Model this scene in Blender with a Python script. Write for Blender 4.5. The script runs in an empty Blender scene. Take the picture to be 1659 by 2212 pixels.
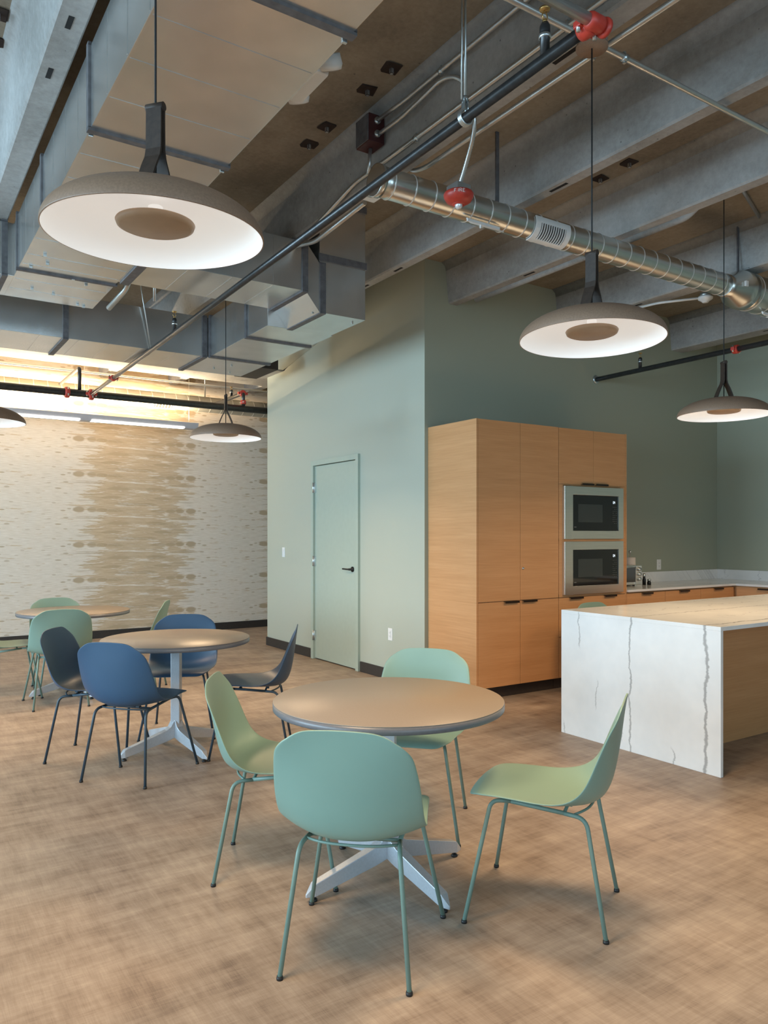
import bpy, bmesh, math, random
from mathutils import Vector, Matrix
random.seed(7)
PI = math.pi
scn = bpy.context.scene
COL = scn.collection

# ------------------------------------------------------------------ materials
def new_mat(name):
    m = bpy.data.materials.new(name); m.use_nodes = True
    nt = m.node_tree; b = nt.nodes['Principled BSDF']
    return m, nt, b

def simple(name, col, rough=.5, metal=0., noise=0., nscale=20., bump=0., spec=.5, stretch=None, emit=None, estr=0.):
    m, nt, b = new_mat(name)
    b.inputs['Roughness'].default_value = rough
    b.inputs['Metallic'].default_value = metal
    b.inputs['Specular IOR Level'].default_value = spec
    b.inputs['Base Color'].default_value = (*col, 1)
    if emit:
        b.inputs['Emission Color'].default_value = (*emit, 1); b.inputs['Emission Strength'].default_value = estr
    if noise or bump:
        tc = nt.nodes.new('ShaderNodeTexCoord'); mp = nt.nodes.new('ShaderNodeMapping')
        nt.links.new(tc.outputs['Object'], mp.inputs[0])
        if stretch: mp.inputs['Scale'].default_value = stretch
        n = nt.nodes.new('ShaderNodeTexNoise'); n.inputs['Scale'].default_value = nscale; n.inputs['Detail'].default_value = 5
        nt.links.new(mp.outputs[0], n.inputs['Vector'])
        if noise:
            r = nt.nodes.new('ShaderNodeValToRGB')
            r.color_ramp.elements[0].position = .3; r.color_ramp.elements[1].position = .7
            r.color_ramp.elements[0].color = (*[c*(1-noise) for c in col], 1)
            r.color_ramp.elements[1].color = (*[min(1, c*(1+noise)) for c in col], 1)
            nt.links.new(n.outputs['Fac'], r.inputs[0]); nt.links.new(r.outputs[0], b.inputs['Base Color'])
        if bump:
            bp = nt.nodes.new('ShaderNodeBump'); bp.inputs['Strength'].default_value = bump; bp.inputs['Distance'].default_value = .01
            nt.links.new(n.outputs['Fac'], bp.inputs['Height']); nt.links.new(bp.outputs[0], b.inputs['Normal'])
    return m

class NT:
    """tiny node helper"""
    def __init__(s, nt): s.nt = nt
    def n(s, t, **k):
        x = s.nt.nodes.new(t)
        for a, v in k.items(): setattr(x, a, v)
        return x
    def l(s, a, b): s.nt.links.new(a, b)
    def math(s, op, a, b=None, c=None, clamp=False):
        x = s.n('ShaderNodeMath', operation=op); x.use_clamp = clamp
        for i, v in enumerate((a, b, c)):
            if v is None: continue
            if isinstance(v, (int, float)): x.inputs[i].default_value = v
            else: s.l(v, x.inputs[i])
        return x.outputs[0]
    def noise(s, vec, scale, detail=3, rough=.5, stretch=None, loc=None, dist=0):
        if stretch or loc:
            mp = s.n('ShaderNodeMapping'); s.l(vec, mp.inputs[0])
            if stretch: mp.inputs['Scale'].default_value = stretch
            if loc: mp.inputs['Location'].default_value = loc
            vec = mp.outputs[0]
        x = s.n('ShaderNodeTexNoise'); x.inputs['Scale'].default_value = scale; x.inputs['Detail'].default_value = detail
        x.inputs['Roughness'].default_value = rough; x.inputs['Distortion'].default_value = dist
        s.l(vec, x.inputs['Vector']); return x.outputs['Fac']
    def ramp(s, fac, stops):
        r = s.n('ShaderNodeValToRGB'); s.l(fac, r.inputs[0]); e = r.color_ramp.elements
        while len(e) > len(stops): e.remove(e[-1])
        while len(e) < len(stops): e.new(.5)
        for i, (p, c) in enumerate(stops):
            e[i].position = p; e[i].color = (*c, 1) if len(c) == 3 else c
        return r.outputs[0]
    def mix(s, fac, a, b, mode='MIX'):
        x = s.n('ShaderNodeMix', data_type='RGBA', blend_type=mode)
        for i, v in ((0, fac), (6, a), (7, b)):
            if isinstance(v, (int, float)): x.inputs[i].default_value = v
            elif isinstance(v, tuple): x.inputs[i].default_value = (*v, 1)
            else: s.l(v, x.inputs[i])
        return x.outputs[2]
    def smooth(s, v, lo, hi, a=0., b=1.):
        x = s.n('ShaderNodeMapRange', interpolation_type='SMOOTHSTEP')
        s.l(v, x.inputs[0]); x.inputs[1].default_value = lo; x.inputs[2].default_value = hi
        x.inputs[3].default_value = a; x.inputs[4].default_value = b
        return x.outputs[0]

def bwc(v): return (v, v, v)

def mat_floor():
    m, nt, b = new_mat('woven_vinyl_floor'); h = NT(nt)
    tc = h.n('ShaderNodeTexCoord').outputs['Object']
    # tile cells .46 x .92, tone per tile
    br = h.n('ShaderNodeTexBrick'); h.l(tc, br.inputs['Vector'])
    br.offset = .5; br.inputs['Scale'].default_value = 1; br.inputs['Brick Width'].default_value = .46; br.inputs['Row Height'].default_value = .15
    br.inputs['Mortar Size'].default_value = .0; br.inputs['Color1'].default_value = (0, 0, 0, 1); br.inputs['Color2'].default_value = (1, 1, 1, 1)
    tone = br.outputs['Color']
    big = h.noise(tc, 1.0, 4, .6, (2.2, 3.2, 1))
    blX = h.noise(tc, 1.0, 4, .6, (2.4, 11, 1))
    blY = h.noise(tc, 1.0, 4, .6, (11, 2.4, 1), (3, 8, 0))
    fx = h.noise(tc, 1.0, 2, .6, (9, 300, 1))
    fy = h.noise(tc, 1.0, 2, .6, (300, 9, 1), (5, 1, 0))
    mx = h.noise(tc, 1.0, 3, .6, (5, 48, 1), (9, 1, 0)); my = h.noise(tc, 1.0, 3, .6, (48, 5, 1), (2, 7, 0))
    s1 = h.math('ADD', h.math('MULTIPLY', big, .24), h.math('MULTIPLY', blX, .24))
    s1 = h.math('ADD', s1, h.math('MULTIPLY', mx, .11)); s1 = h.math('ADD', s1, h.math('MULTIPLY', my, .11))
    s2 = h.math('ADD', s1, h.math('MULTIPLY', blY, .19))
    s3 = h.math('ADD', s2, h.math('MULTIPLY', h.smooth(tone, 0, 1, 0, 1), .030))
    weave = h.math('ADD', h.math('MULTIPLY', fx, .5), h.math('MULTIPLY', fy, .5))
    s4 = h.math('ADD', s3, h.math('MULTIPLY', weave, .21))
    c = h.ramp(s4, [(.46, (.19, .135, .102)), (.53, (.30, .222, .165)), (.60, (.385, .295, .225)), (.67, (.47, .37, .285))])
    h.l(c, b.inputs['Base Color'])
    b.inputs['Roughness'].default_value = .48; b.inputs['Specular IOR Level'].default_value = .4
    bp = h.n('ShaderNodeBump'); bp.inputs['Strength'].default_value = .12; bp.inputs['Distance'].default_value = .002
    h.l(weave, bp.inputs['Height']); h.l(bp.outputs[0], b.inputs['Normal'])
    return m

def mat_wallpaper():
    m, nt, b = new_mat('streaked_wallpaper'); h = NT(nt)
    tc = h.n('ShaderNodeTexCoord').outputs['Object']
    sp = h.n('ShaderNodeSeparateXYZ'); h.l(tc, sp.inputs[0]); X, Z = sp.outputs[0], sp.outputs[2]
    PER = .469
    # vertical repeat: z modulo PER
    zz = h.math('MODULO', h.math('ADD', Z, PER*10), PER)
    cb = h.n('ShaderNodeCombineXYZ'); h.l(X, cb.inputs[0]); h.l(zz, cb.inputs[1])
    v = cb.outputs[0]
    # two panels wide: dark band centre 3.1, half .95 ; period 4
    # the band repeats over the wall with light panels between
    xc = h.math('PINGPONG', h.math('ADD', X, 2.646*8 - 2.964), 1.323)       # 0 at band centre, 1.95 in the middle of a pale panel
    band = h.smooth(xc, .30, .95, 1, 0)
    streak = h.noise(v, 1, 5, .62, (2.3, 15, 1), None, .5)
    streak2 = h.noise(v, 1, 4, .6, (5, 55, 1), (3, 2, 0), .3)
    fine = h.noise(v, 1, 3, .6, (8, 160, 1), (6, 1, 0))
    q = h.math('ADD', h.math('MULTIPLY', streak, .6), h.math('MULTIPLY', streak2, .4))
    thr = h.math('ADD', q, h.math('MULTIPLY', band, .155))
    tan = h.smooth(thr, .565, .62, 0, 1)
    base = h.ramp(fine, [(.3, (.64, .55, .445)), (.5, (.75, .655, .55)), (.7, (.83, .75, .665))])
    tancol = h.ramp(streak2, [(.3, (.46, .30, .155)), (.5, (.55, .39, .225)), (.7, (.64, .49, .32))])
    c1 = h.mix(h.math('MULTIPLY', tan, .80), base, tancol)
    # ink ovals in rows, at the two flanks of the band (mirrored) and small flecks
    def blob(x0, z0, rx, rz, soft=.35):
        dx = h.math('DIVIDE', h.math('SUBTRACT', xc, x0), rx); dz = h.math('DIVIDE', h.math('SUBTRACT', zz, z0), rz)
        d = h.math('SQRT', h.math('ADD', h.math('MULTIPLY', dx, dx), h.math('MULTIPLY', dz, dz)))
        d2 = h.math('ADD', d, h.math('MULTIPLY', h.math('SUBTRACT', streak2, .5), .9))
        return h.smooth(d2, 1 - soft, 1 + .05, 1, 0)
    tot = None
    for x0, z0, rx, rz, a in [(.758, .317, .085, .046, .85), (.60, .317, .075, .036, .7), (.47, .315, .09, .030, .6), (.30, .312, .13, .026, .5),
                              (.885, .325, .030, .010, .6), (.96, .300, .036, .012, .7), (.925, .205, .036, .011, .6), (1.02, .12, .040, .012, .6), (.93, .06, .03, .010, .5), (1.07, .40, .03, .009, .45), (1.20, .25, .030, .009, .4),
                              (1.13, .19, .028, .008, .4), (1.26, .05, .035, .010, .35), (.62, .205, .26, .008, .55), (.66, .225, .18, .006, .5), (.60, .05, .22, .009, .5), (.66, .44, .16, .010, .4), (.25, .14, .17, .030, .5), (.10, .40, .2, .030, .5), (.35, .02, .14, .028, .5)]:
        bl = h.math('MULTIPLY', blob(x0, z0, rx, rz), a)
        tot = bl if tot is None else h.math('MAXIMUM', tot, bl)
    c2 = h.mix(tot, c1, (.44, .315, .185))
    h.l(c2, b.inputs['Base Color']); b.inputs['Roughness'].default_value = .75
    return m

def mat_oak():
    m, nt, b = new_mat('rift_oak_veneer'); h = NT(nt)
    tc = h.n('ShaderNodeTexCoord').outputs['Object']
    g = h.noise(tc, 1, 4, .65, (3, 3, 150))
    g2 = h.noise(tc, 1, 3, .5, (1.2, 1.2, 18), (4, 4, 2))
    f = h.math('ADD', h.math('MULTIPLY', g, .6), h.math('MULTIPLY', g2, .4))
    c = h.ramp(f, [(.32, (.55, .265, .105)), (.5, (.61, .305, .128)), (.68, (.67, .35, .158))])
    h.l(c, b.inputs['Base Color']); b.inputs['Roughness'].default_value = .5
    return m

def mat_quartz():
    m, nt, b = new_mat('veined_white_quartz'); h = NT(nt)
    tc = h.n('ShaderNodeTexCoord').outputs['Object']
    sp = h.n('ShaderNodeSeparateXYZ'); h.l(tc, sp.inputs[0])
    T_ = h.math('ADD', sp.outputs[2], sp.outputs[0]); Y_ = sp.outputs[1]          # veins run up the end panel and on along the top
    cbn = h.n('ShaderNodeCombineXYZ'); h.l(T_, cbn.inputs[0]); h.l(h.math('MULTIPLY', Y_, .35), cbn.inputs[1]); tv = cbn.outputs[0]
    tot = None
    for i, (y0, w, t0, t1, amp, st) in enumerate([(3.665, .005, -.26, .02, .10, .5), (3.24, .0055, -9, 9, .10, .60), (2.70, .009, -9, 9, .11, .65), (3.52, .0035, -.66, -.43, .12, .45),
                                (2.94, .0045, -.90, -.75, .16, .5), (3.31, .0035, -.83, -.62, .14, .4), (3.46, .003, .3, 3, .5, .45), (3.0, .003, .5, 4, .6, .4), (3.75, .003, .2, 9, .5, .45), (3.815, .004, -.90, -.76, .10, .45), (5.0, .004, -9, 9, .5, .5), (5.48, .004, -9, 9, .9, .45), (4.4, .004, -9, 9, .5, .45)]):
        wob = h.math('MULTIPLY', h.math('SUBTRACT', h.noise(tv, 4.2, 6, .68, None, (i*3.7, i*1.3, 0)), .5), amp)
        d = h.math('ABSOLUTE', h.math('SUBTRACT', h.math('ADD', Y_, wob), y0))
        wid = h.math('MULTIPLY', h.noise(tv, 9, 3, .6, None, (i*1.7, 4, 0)), w*3.2)
        ln = h.smooth(h.math('DIVIDE', d, wid), .25, 1.0, 1, 0)
        if t0 > -5 or t1 < 5:
            ln = h.math('MULTIPLY', ln, h.smooth(T_, t0, t0 + .05, 0, 1)); ln = h.math('MULTIPLY', ln, h.smooth(T_, t1 - .05, t1, 1, 0))
        ln = h.math('MULTIPLY', ln, st); tot = ln if tot is None else h.math('MAXIMUM', tot, ln)
    cloud = h.ramp(h.noise(tc, 2.2, 4, .6), [(.35, (.72, .72, .71)), (.65, (.82, .81, .79))])
    c = h.mix(tot, cloud, (.19, .185, .18))
    h.l(c, b.inputs['Base Color']); b.inputs['Roughness'].default_value = .16
    return m

def mat_concrete(name='cast_concrete', cols=((.25, .24, .222), (.36, .35, .335), (.47, .465, .45))):
    m, nt, b = new_mat(name); h = NT(nt)
    tc = h.n('ShaderNodeTexCoord').outputs['Object']
    big = h.noise(tc, 1.6, 6, .65, (1, .6, 1)); fine = h.noise(tc, 30, 4, .7)
    f = h.math('ADD', h.math('MULTIPLY', big, .75), h.math('MULTIPLY', fine, .25))
    c = h.ramp(f, [(.36, cols[0]), (.5, cols[1]), (.64, cols[2])])
    vo = h.n('ShaderNodeTexVoronoi'); vo.inputs['Scale'].default_value = 16; h.l(tc, vo.inputs['Vector'])
    pit = h.smooth(h.math('ADD', vo.outputs['Distance'], h.math('MULTIPLY', h.noise(tc, 5), .3)), .16, .22, 1, 0)
    c = h.mix(h.math('MULTIPLY', pit, .6), c, (.04, .037, .033))
    h.l(c, b.inputs['Base Color']); b.inputs['Roughness'].default_value = .85
    bp = h.n('ShaderNodeBump'); bp.inputs['Strength'].default_value = .25; bp.inputs['Distance'].default_value = .01
    h.l(f, bp.inputs['Height']); h.l(bp.outputs[0], b.inputs['Normal'])
    return m

M = {}
M['floor'] = mat_floor(); M['paper'] = mat_wallpaper(); M['oak'] = mat_oak(); M['quartz'] = mat_quartz(); M['concrete'] = mat_concrete(); M['slab'] = mat_concrete('slab_concrete_warm_bounce', ((.195, .155, .110), (.285, .235, .172), (.37, .315, .24)))  # slab: brownish concrete, browned further to paint in the warm floor bounce
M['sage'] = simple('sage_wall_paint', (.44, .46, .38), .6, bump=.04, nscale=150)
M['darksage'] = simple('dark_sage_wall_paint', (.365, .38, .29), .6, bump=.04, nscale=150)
M['door'] = simple('sage_door_paint', (.40, .46, .385), .45, noise=.02)
M['white'] = simple('white_plastic', (.80, .79, .77), .4, noise=.02)
M['base'] = simple('dark_rubber_base', (.032, .026, .023), .55, noise=.15, nscale=60)
M['galv'] = simple('galvanised_steel', (.68, .675, .655), .25, .88, noise=.08, nscale=5, bump=.02)
M['spiral'] = simple('spiral_duct_steel', (.66, .66, .62), .27, .95, noise=.06, nscale=6)
M['sealant'] = simple('duct_flange_sealant', (.13, .125, .13), .55, .2, noise=.25, nscale=25)
M['dullspiral'] = simple('dull_spiral_steel', (.44, .42, .36), .5, .6, noise=.06, nscale=6)
M['seam'] = simple('bright_lock_seam', (.80, .79, .74), .5, .45, noise=.05)
M['conduit'] = simple('conduit_steel', (.62, .62, .60), .32, .85, noise=.05)
M['blackpipe'] = simple('black_steel_pipe', (.055, .053, .052), .30, .55, noise=.2, nscale=30)
M['red'] = simple('red_coupling_enamel', (.50, .045, .028), .40, noise=.15, nscale=20)
M['darkred'] = simple('dark_red_box_enamel', (.062, .012, .011), .45, noise=.15)
M['brass'] = simple('brass', (.60, .38, .14), .35, .9, noise=.1)
M['bolt'] = simple('zinc_bolt', (.62, .66, .66), .3, .9, noise=.05)
M['plate'] = simple('rusty_anchor_plate', (.035, .020, .014), .7, .3, noise=.3)
M['hole'] = simple('dark_slot', (.012, .010, .009), .9, noise=.2)
M['green'] = simple('sage_green_plastic', (.215, .335, .275), .42, noise=.03, nscale=4)
M['greenleg'] = simple('sage_powder_coat', (.17, .255, .21), .42, noise=.04)
M['navy'] = simple('navy_plastic', (.030, .076, .140), .45, noise=.04, nscale=4)
M['navyleg'] = simple('navy_powder_coat', (.032, .055, .075), .4, noise=.05)
M['foot'] = simple('black_glide', (.012, .012, .012), .5, noise=.1)
M['top'] = simple('taupe_laminate', (.275, .228, .185), .38, noise=.05, nscale=260)
M['edge'] = simple('grey_table_edge', (.14, .145, .16), .35, noise=.05, nscale=80)
M['alu'] = simple('silver_powder_coat', (.52, .54, .57), .36, .35, noise=.05, nscale=120)
M['shade'] = simple('brown_grey_shade_enamel', (.29, .18, .118), .5, noise=.12, nscale=160)
M['glow'] = simple('lit_shade_interior', (.85, .83, .8), .6, noise=.01, emit=(1, .985, .96), estr=.36)
M['disc'] = simple('tan_reflector_disc', (.40, .27, .17), .45, noise=.05)
M['strap'] = simple('dark_leather_strap', (.040, .024, .016), .6, noise=.25, nscale=60)
M['cord'] = simple('black_fabric_cord', (.010, .010, .010), .7, noise=.2, nscale=200)
M['steel'] = simple('brushed_stainless', (.70, .68, .62), .28, .95, noise=.06, nscale=3, stretch=(1, 1, 60))
M['glass'] = simple('black_oven_glass', (.014, .014, .013), .05, noise=.05, nscale=3)
M['window'] = simple('oven_window_mesh', (.045, .050, .046), .12, noise=.1, nscale=200)
M['digit'] = simple('lit_display_digits', (.8, .85, .9), .5, noise=.01, emit=(.85, .95, 1), estr=.9)
M['mark'] = simple('grey_panel_marks', (.20, .20, .19), .5, noise=.02)
M['pull'] = simple('dark_bronze_pull', (.05, .038, .030), .35, .7, noise=.1)
M['paperroll'] = simple('paper_towel', (.74, .66, .58), .9, noise=.03, bump=.2, nscale=90)
M['black'] = simple('matte_black_metal', (.014, .014, .014), .4, .4, noise=.1)
M['lens'] = simple('strobe_lens', (.75, .75, .75), .12, .3, noise=.2, nscale=60)
M['fixture'] = simple('silver_light_housing', (.46, .46, .50), .4, .2, noise=.03)
M['led'] = simple('led_lens', (.9, .9, .85), .5, noise=.01, emit=(1, .93, .80), estr=6.0)
M['kraft'] = simple('black_insulation', (.04, .032, .026), .9, noise=.4, nscale=40, stretch=(6, 6, 1))
M['bright'] = simple('aluminium_lamp_glass', (.45, .44, .42), .3, .2, noise=.2)

# ------------------------------------------------------------------ mesh helpers
def box(bm, x0, x1, y0, y1, z0, z1, bev=0., mi=0):
    r = bmesh.ops.create_cube(bm, size=1)['verts']
    for v in r:
        v.co = Vector((x0 + (v.co.x + .5)*(x1 - x0), y0 + (v.co.y + .5)*(y1 - y0), z0 + (v.co.z + .5)*(z1 - z0)))
    fs = set(f for v in r for f in v.link_faces)
    for f in fs: f.material_index = mi
    if bev > 0:
        es = list({e for v in r for e in v.link_edges})
        bmesh.ops.bevel(bm, geom=es, offset=bev, segments=2, affect='EDGES', profile=.6)

def lathe(bm, prof, seg=48, c=(0, 0, 0), mi=0, axis='Z', flip=False):
    rings = []
    for r, z in prof:
        ring = []
        for i in range(seg):
            a = 2*PI*i/seg
            p = (r*math.cos(a), r*math.sin(a), z)
            if axis == 'X': p = (p[2], p[0], p[1])
            if axis == 'Y': p = (p[1], p[2], p[0])
            ring.append(bm.verts.new((c[0] + p[0], c[1] + p[1], c[2] + p[2])))
        rings.append(ring)
    for a, b in zip(rings, rings[1:]):
        for i in range(seg):
            f = bm.faces.new((a[i], a[(i+1) % seg], b[(i+1) % seg], b[i])); f.material_index = mi; f.smooth = True
    for ring in (rings[0], rings[-1]):
        try:
            f = bm.faces.new(ring); f.material_index = mi
        except ValueError: pass

def fillet(pts, rad, n=6):
    pts = [Vector(p) for p in pts]; out = [pts[0]]
    for i in range(1, len(pts) - 1):
        a, p, b = pts[i-1], pts[i], pts[i+1]
        u = (a - p); v = (b - p); lu, lv = u.length, v.length; u.normalize(); v.normalize()
        d = min(rad, lu*.48, lv*.48)
        s, e = p + u*d, p + v*d
        for k in range(n + 1):
            t = k/n; out.append((1-t)**2*s + 2*(1-t)*t*p + t*t*e)
    out.append(pts[-1]); return out

def tube(bm, pts, r, seg=12, rad=0., mi=0, caps=True, ribs=0.):
    pts = [Vector(p) for p in pts]
    if rad > 0: pts = fillet(pts, rad)
    if ribs > 0:
        q = [pts[0]]
        for a, b in zip(pts, pts[1:]):
            n = max(1, int((b-a).length/ribs))
            for k in range(1, n + 1): q.append(a.lerp(b, k/n))
        pts = q
    t0 = (pts[1] - pts[0]).normalized()
    up = Vector((0, 0, 1)) if abs(t0.z) < .9 else Vector((1, 0, 0))
    nrm = t0.cross(up).normalized(); rings = []
    for i, p in enumerate(pts):
        if i == 0: t = t0
        elif i == len(pts) - 1: t = (pts[i] - pts[i-1]).normalized()
        else: t = ((pts[i+1] - p).normalized() + (p - pts[i-1]).normalized()).normalized()
        nrm = (nrm - t*nrm.dot(t)).normalized(); bn = t.cross(nrm)
        rr = r if not ribs else r*(1 if i % 2 else .86)
        rings.append([bm.verts.new(p + rr*(math.cos(2*PI*k/seg)*nrm + math.sin(2*PI*k/seg)*bn)) for k in range(seg)])
    for a, b in zip(rings, rings[1:]):
        for k in range(seg):
            f = bm.faces.new((a[k], a[(k+1) % seg], b[(k+1) % seg], b[k])); f.smooth = True; f.material_index = mi
    if caps:
        bm.faces.new(rings[0][::-1]).material_index = mi; bm.faces.new(rings[-1]).material_index = mi

def hexa(bm, P, mi=0):
    """8 points: bottom 4 then top 4"""
    v = [bm.verts.new(p) for p in P]
    for q in ((0, 1, 2, 3), (4, 5, 6, 7), (0, 1, 5, 4), (1, 2, 6, 5), (2, 3, 7, 6), (3, 0, 4, 7)):
        bm.faces.new([v[i] for i in q]).material_index = mi

def B(): return bmesh.new()

def obj(name, bm, m, parent=None, origin=None, smooth=False, bevel=0., recalc=True):
    """one mesh object; coordinates in bm are world when parent has an origin"""
    me = bpy.data.meshes.new(name)
    if recalc: bmesh.ops.recalc_face_normals(bm, faces=bm.faces)
    if origin is None and parent is not None and 'org' in ORG.get(parent.name, {}): origin = ORG[parent.name]['org']
    if origin is not None: bmesh.ops.translate(bm, verts=bm.verts, vec=-Vector(origin))
    if smooth:
        for f in bm.faces: f.smooth = True
    bm.to_mesh(me); bm.free()
    for x in (m if isinstance(m, (list, tuple)) else [m]): me.materials.append(M[x] if isinstance(x, str) else x)
    o = bpy.data.objects.new(name, me); COL.objects.link(o)
    if parent is not None: o.parent = parent
    elif origin is not None: o.location = origin
    if parent is not None and parent.name in ORG: ORG[o.name] = dict(ORG[parent.name])
    if bevel:
        b = o.modifiers.new('bevel', 'BEVEL'); b.width = bevel; b.segments = 2; b.limit_method = 'ANGLE'
    return o
ORG = {}

def thing(name, label, cat, loc=(0, 0, 0), rz=0., group=None, world=True):
    o = bpy.data.objects.new(name, None); COL.objects.link(o); o.location = loc; o.rotation_euler = (0, 0, rz)
    o.empty_display_size = .1
    o['label'] = label; o['category'] = cat
    if group: o['group'] = group
    if world and rz == 0: ORG[o.name] = {'org': tuple(loc)}
    return o

def tag(o, label, cat, group=None):
    o['label'] = label; o['category'] = cat
    if group: o['group'] = group
    return o

def struct(o):
    o['kind'] = 'structure'; return o

def copy_tree(o, parent=None):
    c = o.copy(); COL.objects.link(c); c.parent = parent
    for ch in list(o.children): copy_tree(ch, c)
    return c

def place(src, loc, rz, label, used, group=None):
    """first use moves the prototype itself, later uses copy it"""
    r = src if not used.get(src.name) else copy_tree(src)
    used[src.name] = True
    r.location = loc; r.rotation_euler = (0, 0, rz); r['label'] = label
    if group: r['group'] = group
    return r

# ------------------------------------------------------------------ room
YK, XD, YF, XR = 5.55, 4.085, 10.70, 8.48
XL, YB, ZS, ZJ = -6.4, -4.2, 3.87, 3.505

bm = B(); box(bm, XL - .2, XR + .2, YB - .2, YF + .2, -.12, 0)
struct(obj('floor', bm, 'floor'))

# ceiling slab with joists as its parts
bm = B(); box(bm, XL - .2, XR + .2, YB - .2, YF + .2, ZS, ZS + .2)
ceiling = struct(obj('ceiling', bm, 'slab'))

def joist(x0, x1, ya, yb):
    t = .035; R = .07
    prof = [(x0 - t - R, ZS + .01), (x0 - t - R*.45, ZS - .012), (x0 - t - R*.12, ZS - R*.45), (x0 - t, ZS - R), (x0 - .004, ZJ + .012), (x0 + .006, ZJ),
            (x1 - .006, ZJ), (x1 + .004, ZJ + .012), (x1 + t, ZS - R), (x1 + t + R*.12, ZS - R*.45), (x1 + t + R*.45, ZS - .012), (x1 + t + R, ZS + .01)]
    bm = B()
    a = [bm.verts.new((x, ya, z)) for x, z in prof]; b = [bm.verts.new((x, yb, z)) for x, z in prof]
    n = len(prof)
    for i in range(n):
        f = bm.faces.new((a[i], a[(i+1) % n], b[(i+1) % n], b[i])); f.smooth = i in (0, 1, 2, 8, 9, 10)
    bm.faces.new(a[::-1]); bm.faces.new(b)
    return obj('concrete_joist', bm, 'concrete', ceiling)
JO = [(-6.2, -6.08), (-4.5, -4.38), (-2.95, -2.83), (-1.17, -1.05), (.60, .72), (2.47, 2.58), (3.41, 3.50), (4.36, 4.46), (5.77, 5.95), (7.60, 7.82)]
for i, (a, b_) in enumerate(JO):
    joist(a, b_, YB, YF + .02 if a < 4 else YK + .05)
for a in (4.55, 5.6): joist(a, a + .12, 9.4, YF + .02)
bm = B(); box(bm, XL, 6.0, 8.45, 9.45, 3.37, ZS + .02, .01); obj('concrete_girder', bm, 'concrete', ceiling)
# slots in joist soffits
def slot(x, y, L=.12, w=.022):
    bm = B(); box(bm, x - w/2, x + w/2, y - L/2, y + L/2, ZJ - .0015, ZJ + .02); return obj('soffit_slot', bm, 'hole', ceiling)
for x, y, L in [(.665, 1.72, .22), (.655, 3.36, .09), (.65, 3.78, .09), (3.46, 6.28, .11), (3.455, 5.55, .11), (3.455, 5.05, .11), (3.455, 3.90, .12), (3.455, 3.32, .14),
                (2.53, 2.35, .22), (7.68, 4.45, .10), (7.72, 3.72, .10), (5.83, 4.62, .10), (4.40, 4.55, .12)]: slot(x, y, L)
# anchor plates under the slab
for x, y in [(2.27, 3.38), (2.27, 3.62), (2.27, 4.085), (2.275, 4.325), (4.17, 3.37), (4.185, 3.63), (.47, 4.05), (.47, 4.29)]:
    bm = B()
    hexa(bm, [(x + .062*math.cos(a), y + .062*math.sin(a), ZS - z) for z in (.008, 0) for a in [PI/4*(1 + 2*k) + random.uniform(-.3, .3) for k in range(4)]])
    box(bm, x - .01, x + .01, y - .01, y + .01, ZS - .035, ZS - .006, .002, 1)
    obj('anchor_plate', bm, ['plate', 'conduit'], ceiling)

# walls
T = .14
bm = B(); box(bm, XL - T, 6.2, YF, YF + T, 0, ZS); struct(obj('wall_far', bm, 'paper'))
# wall with the door (faces -X): opening y 6.71..7.62, z 0..2.165
DY0, DY1, DZ = 6.705, 7.625, 2.165
bm = B()
box(bm, XD, XD + T, YK + .003, DY0, 0, ZS); box(bm, XD, XD + T, DY1, 8.89, 0, 3.37); box(bm, XD, XD + T, DY0, DY1, DZ, 3.37)
bmesh.ops.remove_doubles(bm, verts=bm.verts, dist=1e-5)
hexa(bm, [(XD, DY0, 3.37), (XD + T, DY0, 3.37), (XD + T, 8.40, 3.37), (XD, 8.40, 3.37), (XD, DY0, ZS), (XD + T, DY0, ZS), (XD + T, 8.40, 3.375), (XD, 8.40, 3.375)])
struct(obj('wall_door', bm, 'sage'))
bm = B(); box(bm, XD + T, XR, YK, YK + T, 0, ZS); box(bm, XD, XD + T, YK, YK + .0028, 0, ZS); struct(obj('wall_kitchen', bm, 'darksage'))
bm = B(); box(bm, XD + T, 6.2, 8.75, 8.89, 0, 3.37); struct(obj('wall_return', bm, 'sage'))
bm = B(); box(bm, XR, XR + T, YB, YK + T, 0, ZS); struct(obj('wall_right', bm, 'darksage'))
bm = B(); box(bm, 6.2, 6.2 + T, 8.75, YF + T, 0, ZS); struct(obj('wall_end', bm, 'sage'))
# window walls (outside the picture, they let the daylight in)
def window_wall(name, along, pos, a0, a1, opens, z0, z1):
    bm = B()
    def bb(p0, p1, q0, q1):
        if along == 'Y': box(bm, pos - T, pos, p0, p1, q0, q1)
        else: box(bm, p0, p1, pos - T, pos, q0, q1)
    bb(a0, a1, 0, z0); bb(a0, a1, z1, ZS)
    e = a0
    for o0, o1 in opens: bb(e, o0, z0, z1); e = o1
    bb(e, a1, z0, z1)
    struct(obj(name, bm, 'sage'))
    for i, (o0, o1) in enumerate(opens):
        bm = B()
        n = 2; w = .05
        for k in range(n + 1):
            c = o0 + (o1 - o0)*k/n; c = min(max(c, o0 + w/2), o1 - w/2)
            if along == 'Y': box(bm, pos - T*.7, pos - T*.3, c - w/2, c + w/2, z0, z1)
            else: box(bm, c - w/2, c + w/2, pos - T*.7, pos - T*.3, z0, z1)
        for zz in (z0, z1 - w):
            if along == 'Y': box(bm, pos - T*.72, pos - T*.28, o0, o1, zz, zz + w)
            else: box(bm, o0, o1, pos - T*.72, pos - T*.28, zz, zz + w)
        window_wall.k += 1
        struct(obj('window_%d' % window_wall.k, bm, 'alu'))
window_wall.k = 0
WINL = [(-3.6, -1.0), (-.5, 2.1), (2.6, 5.2), (5.7, 8.3)]
WINB = [(-5.2, -2.6), (-2.0, .6), (1.2, 3.8)]
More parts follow.
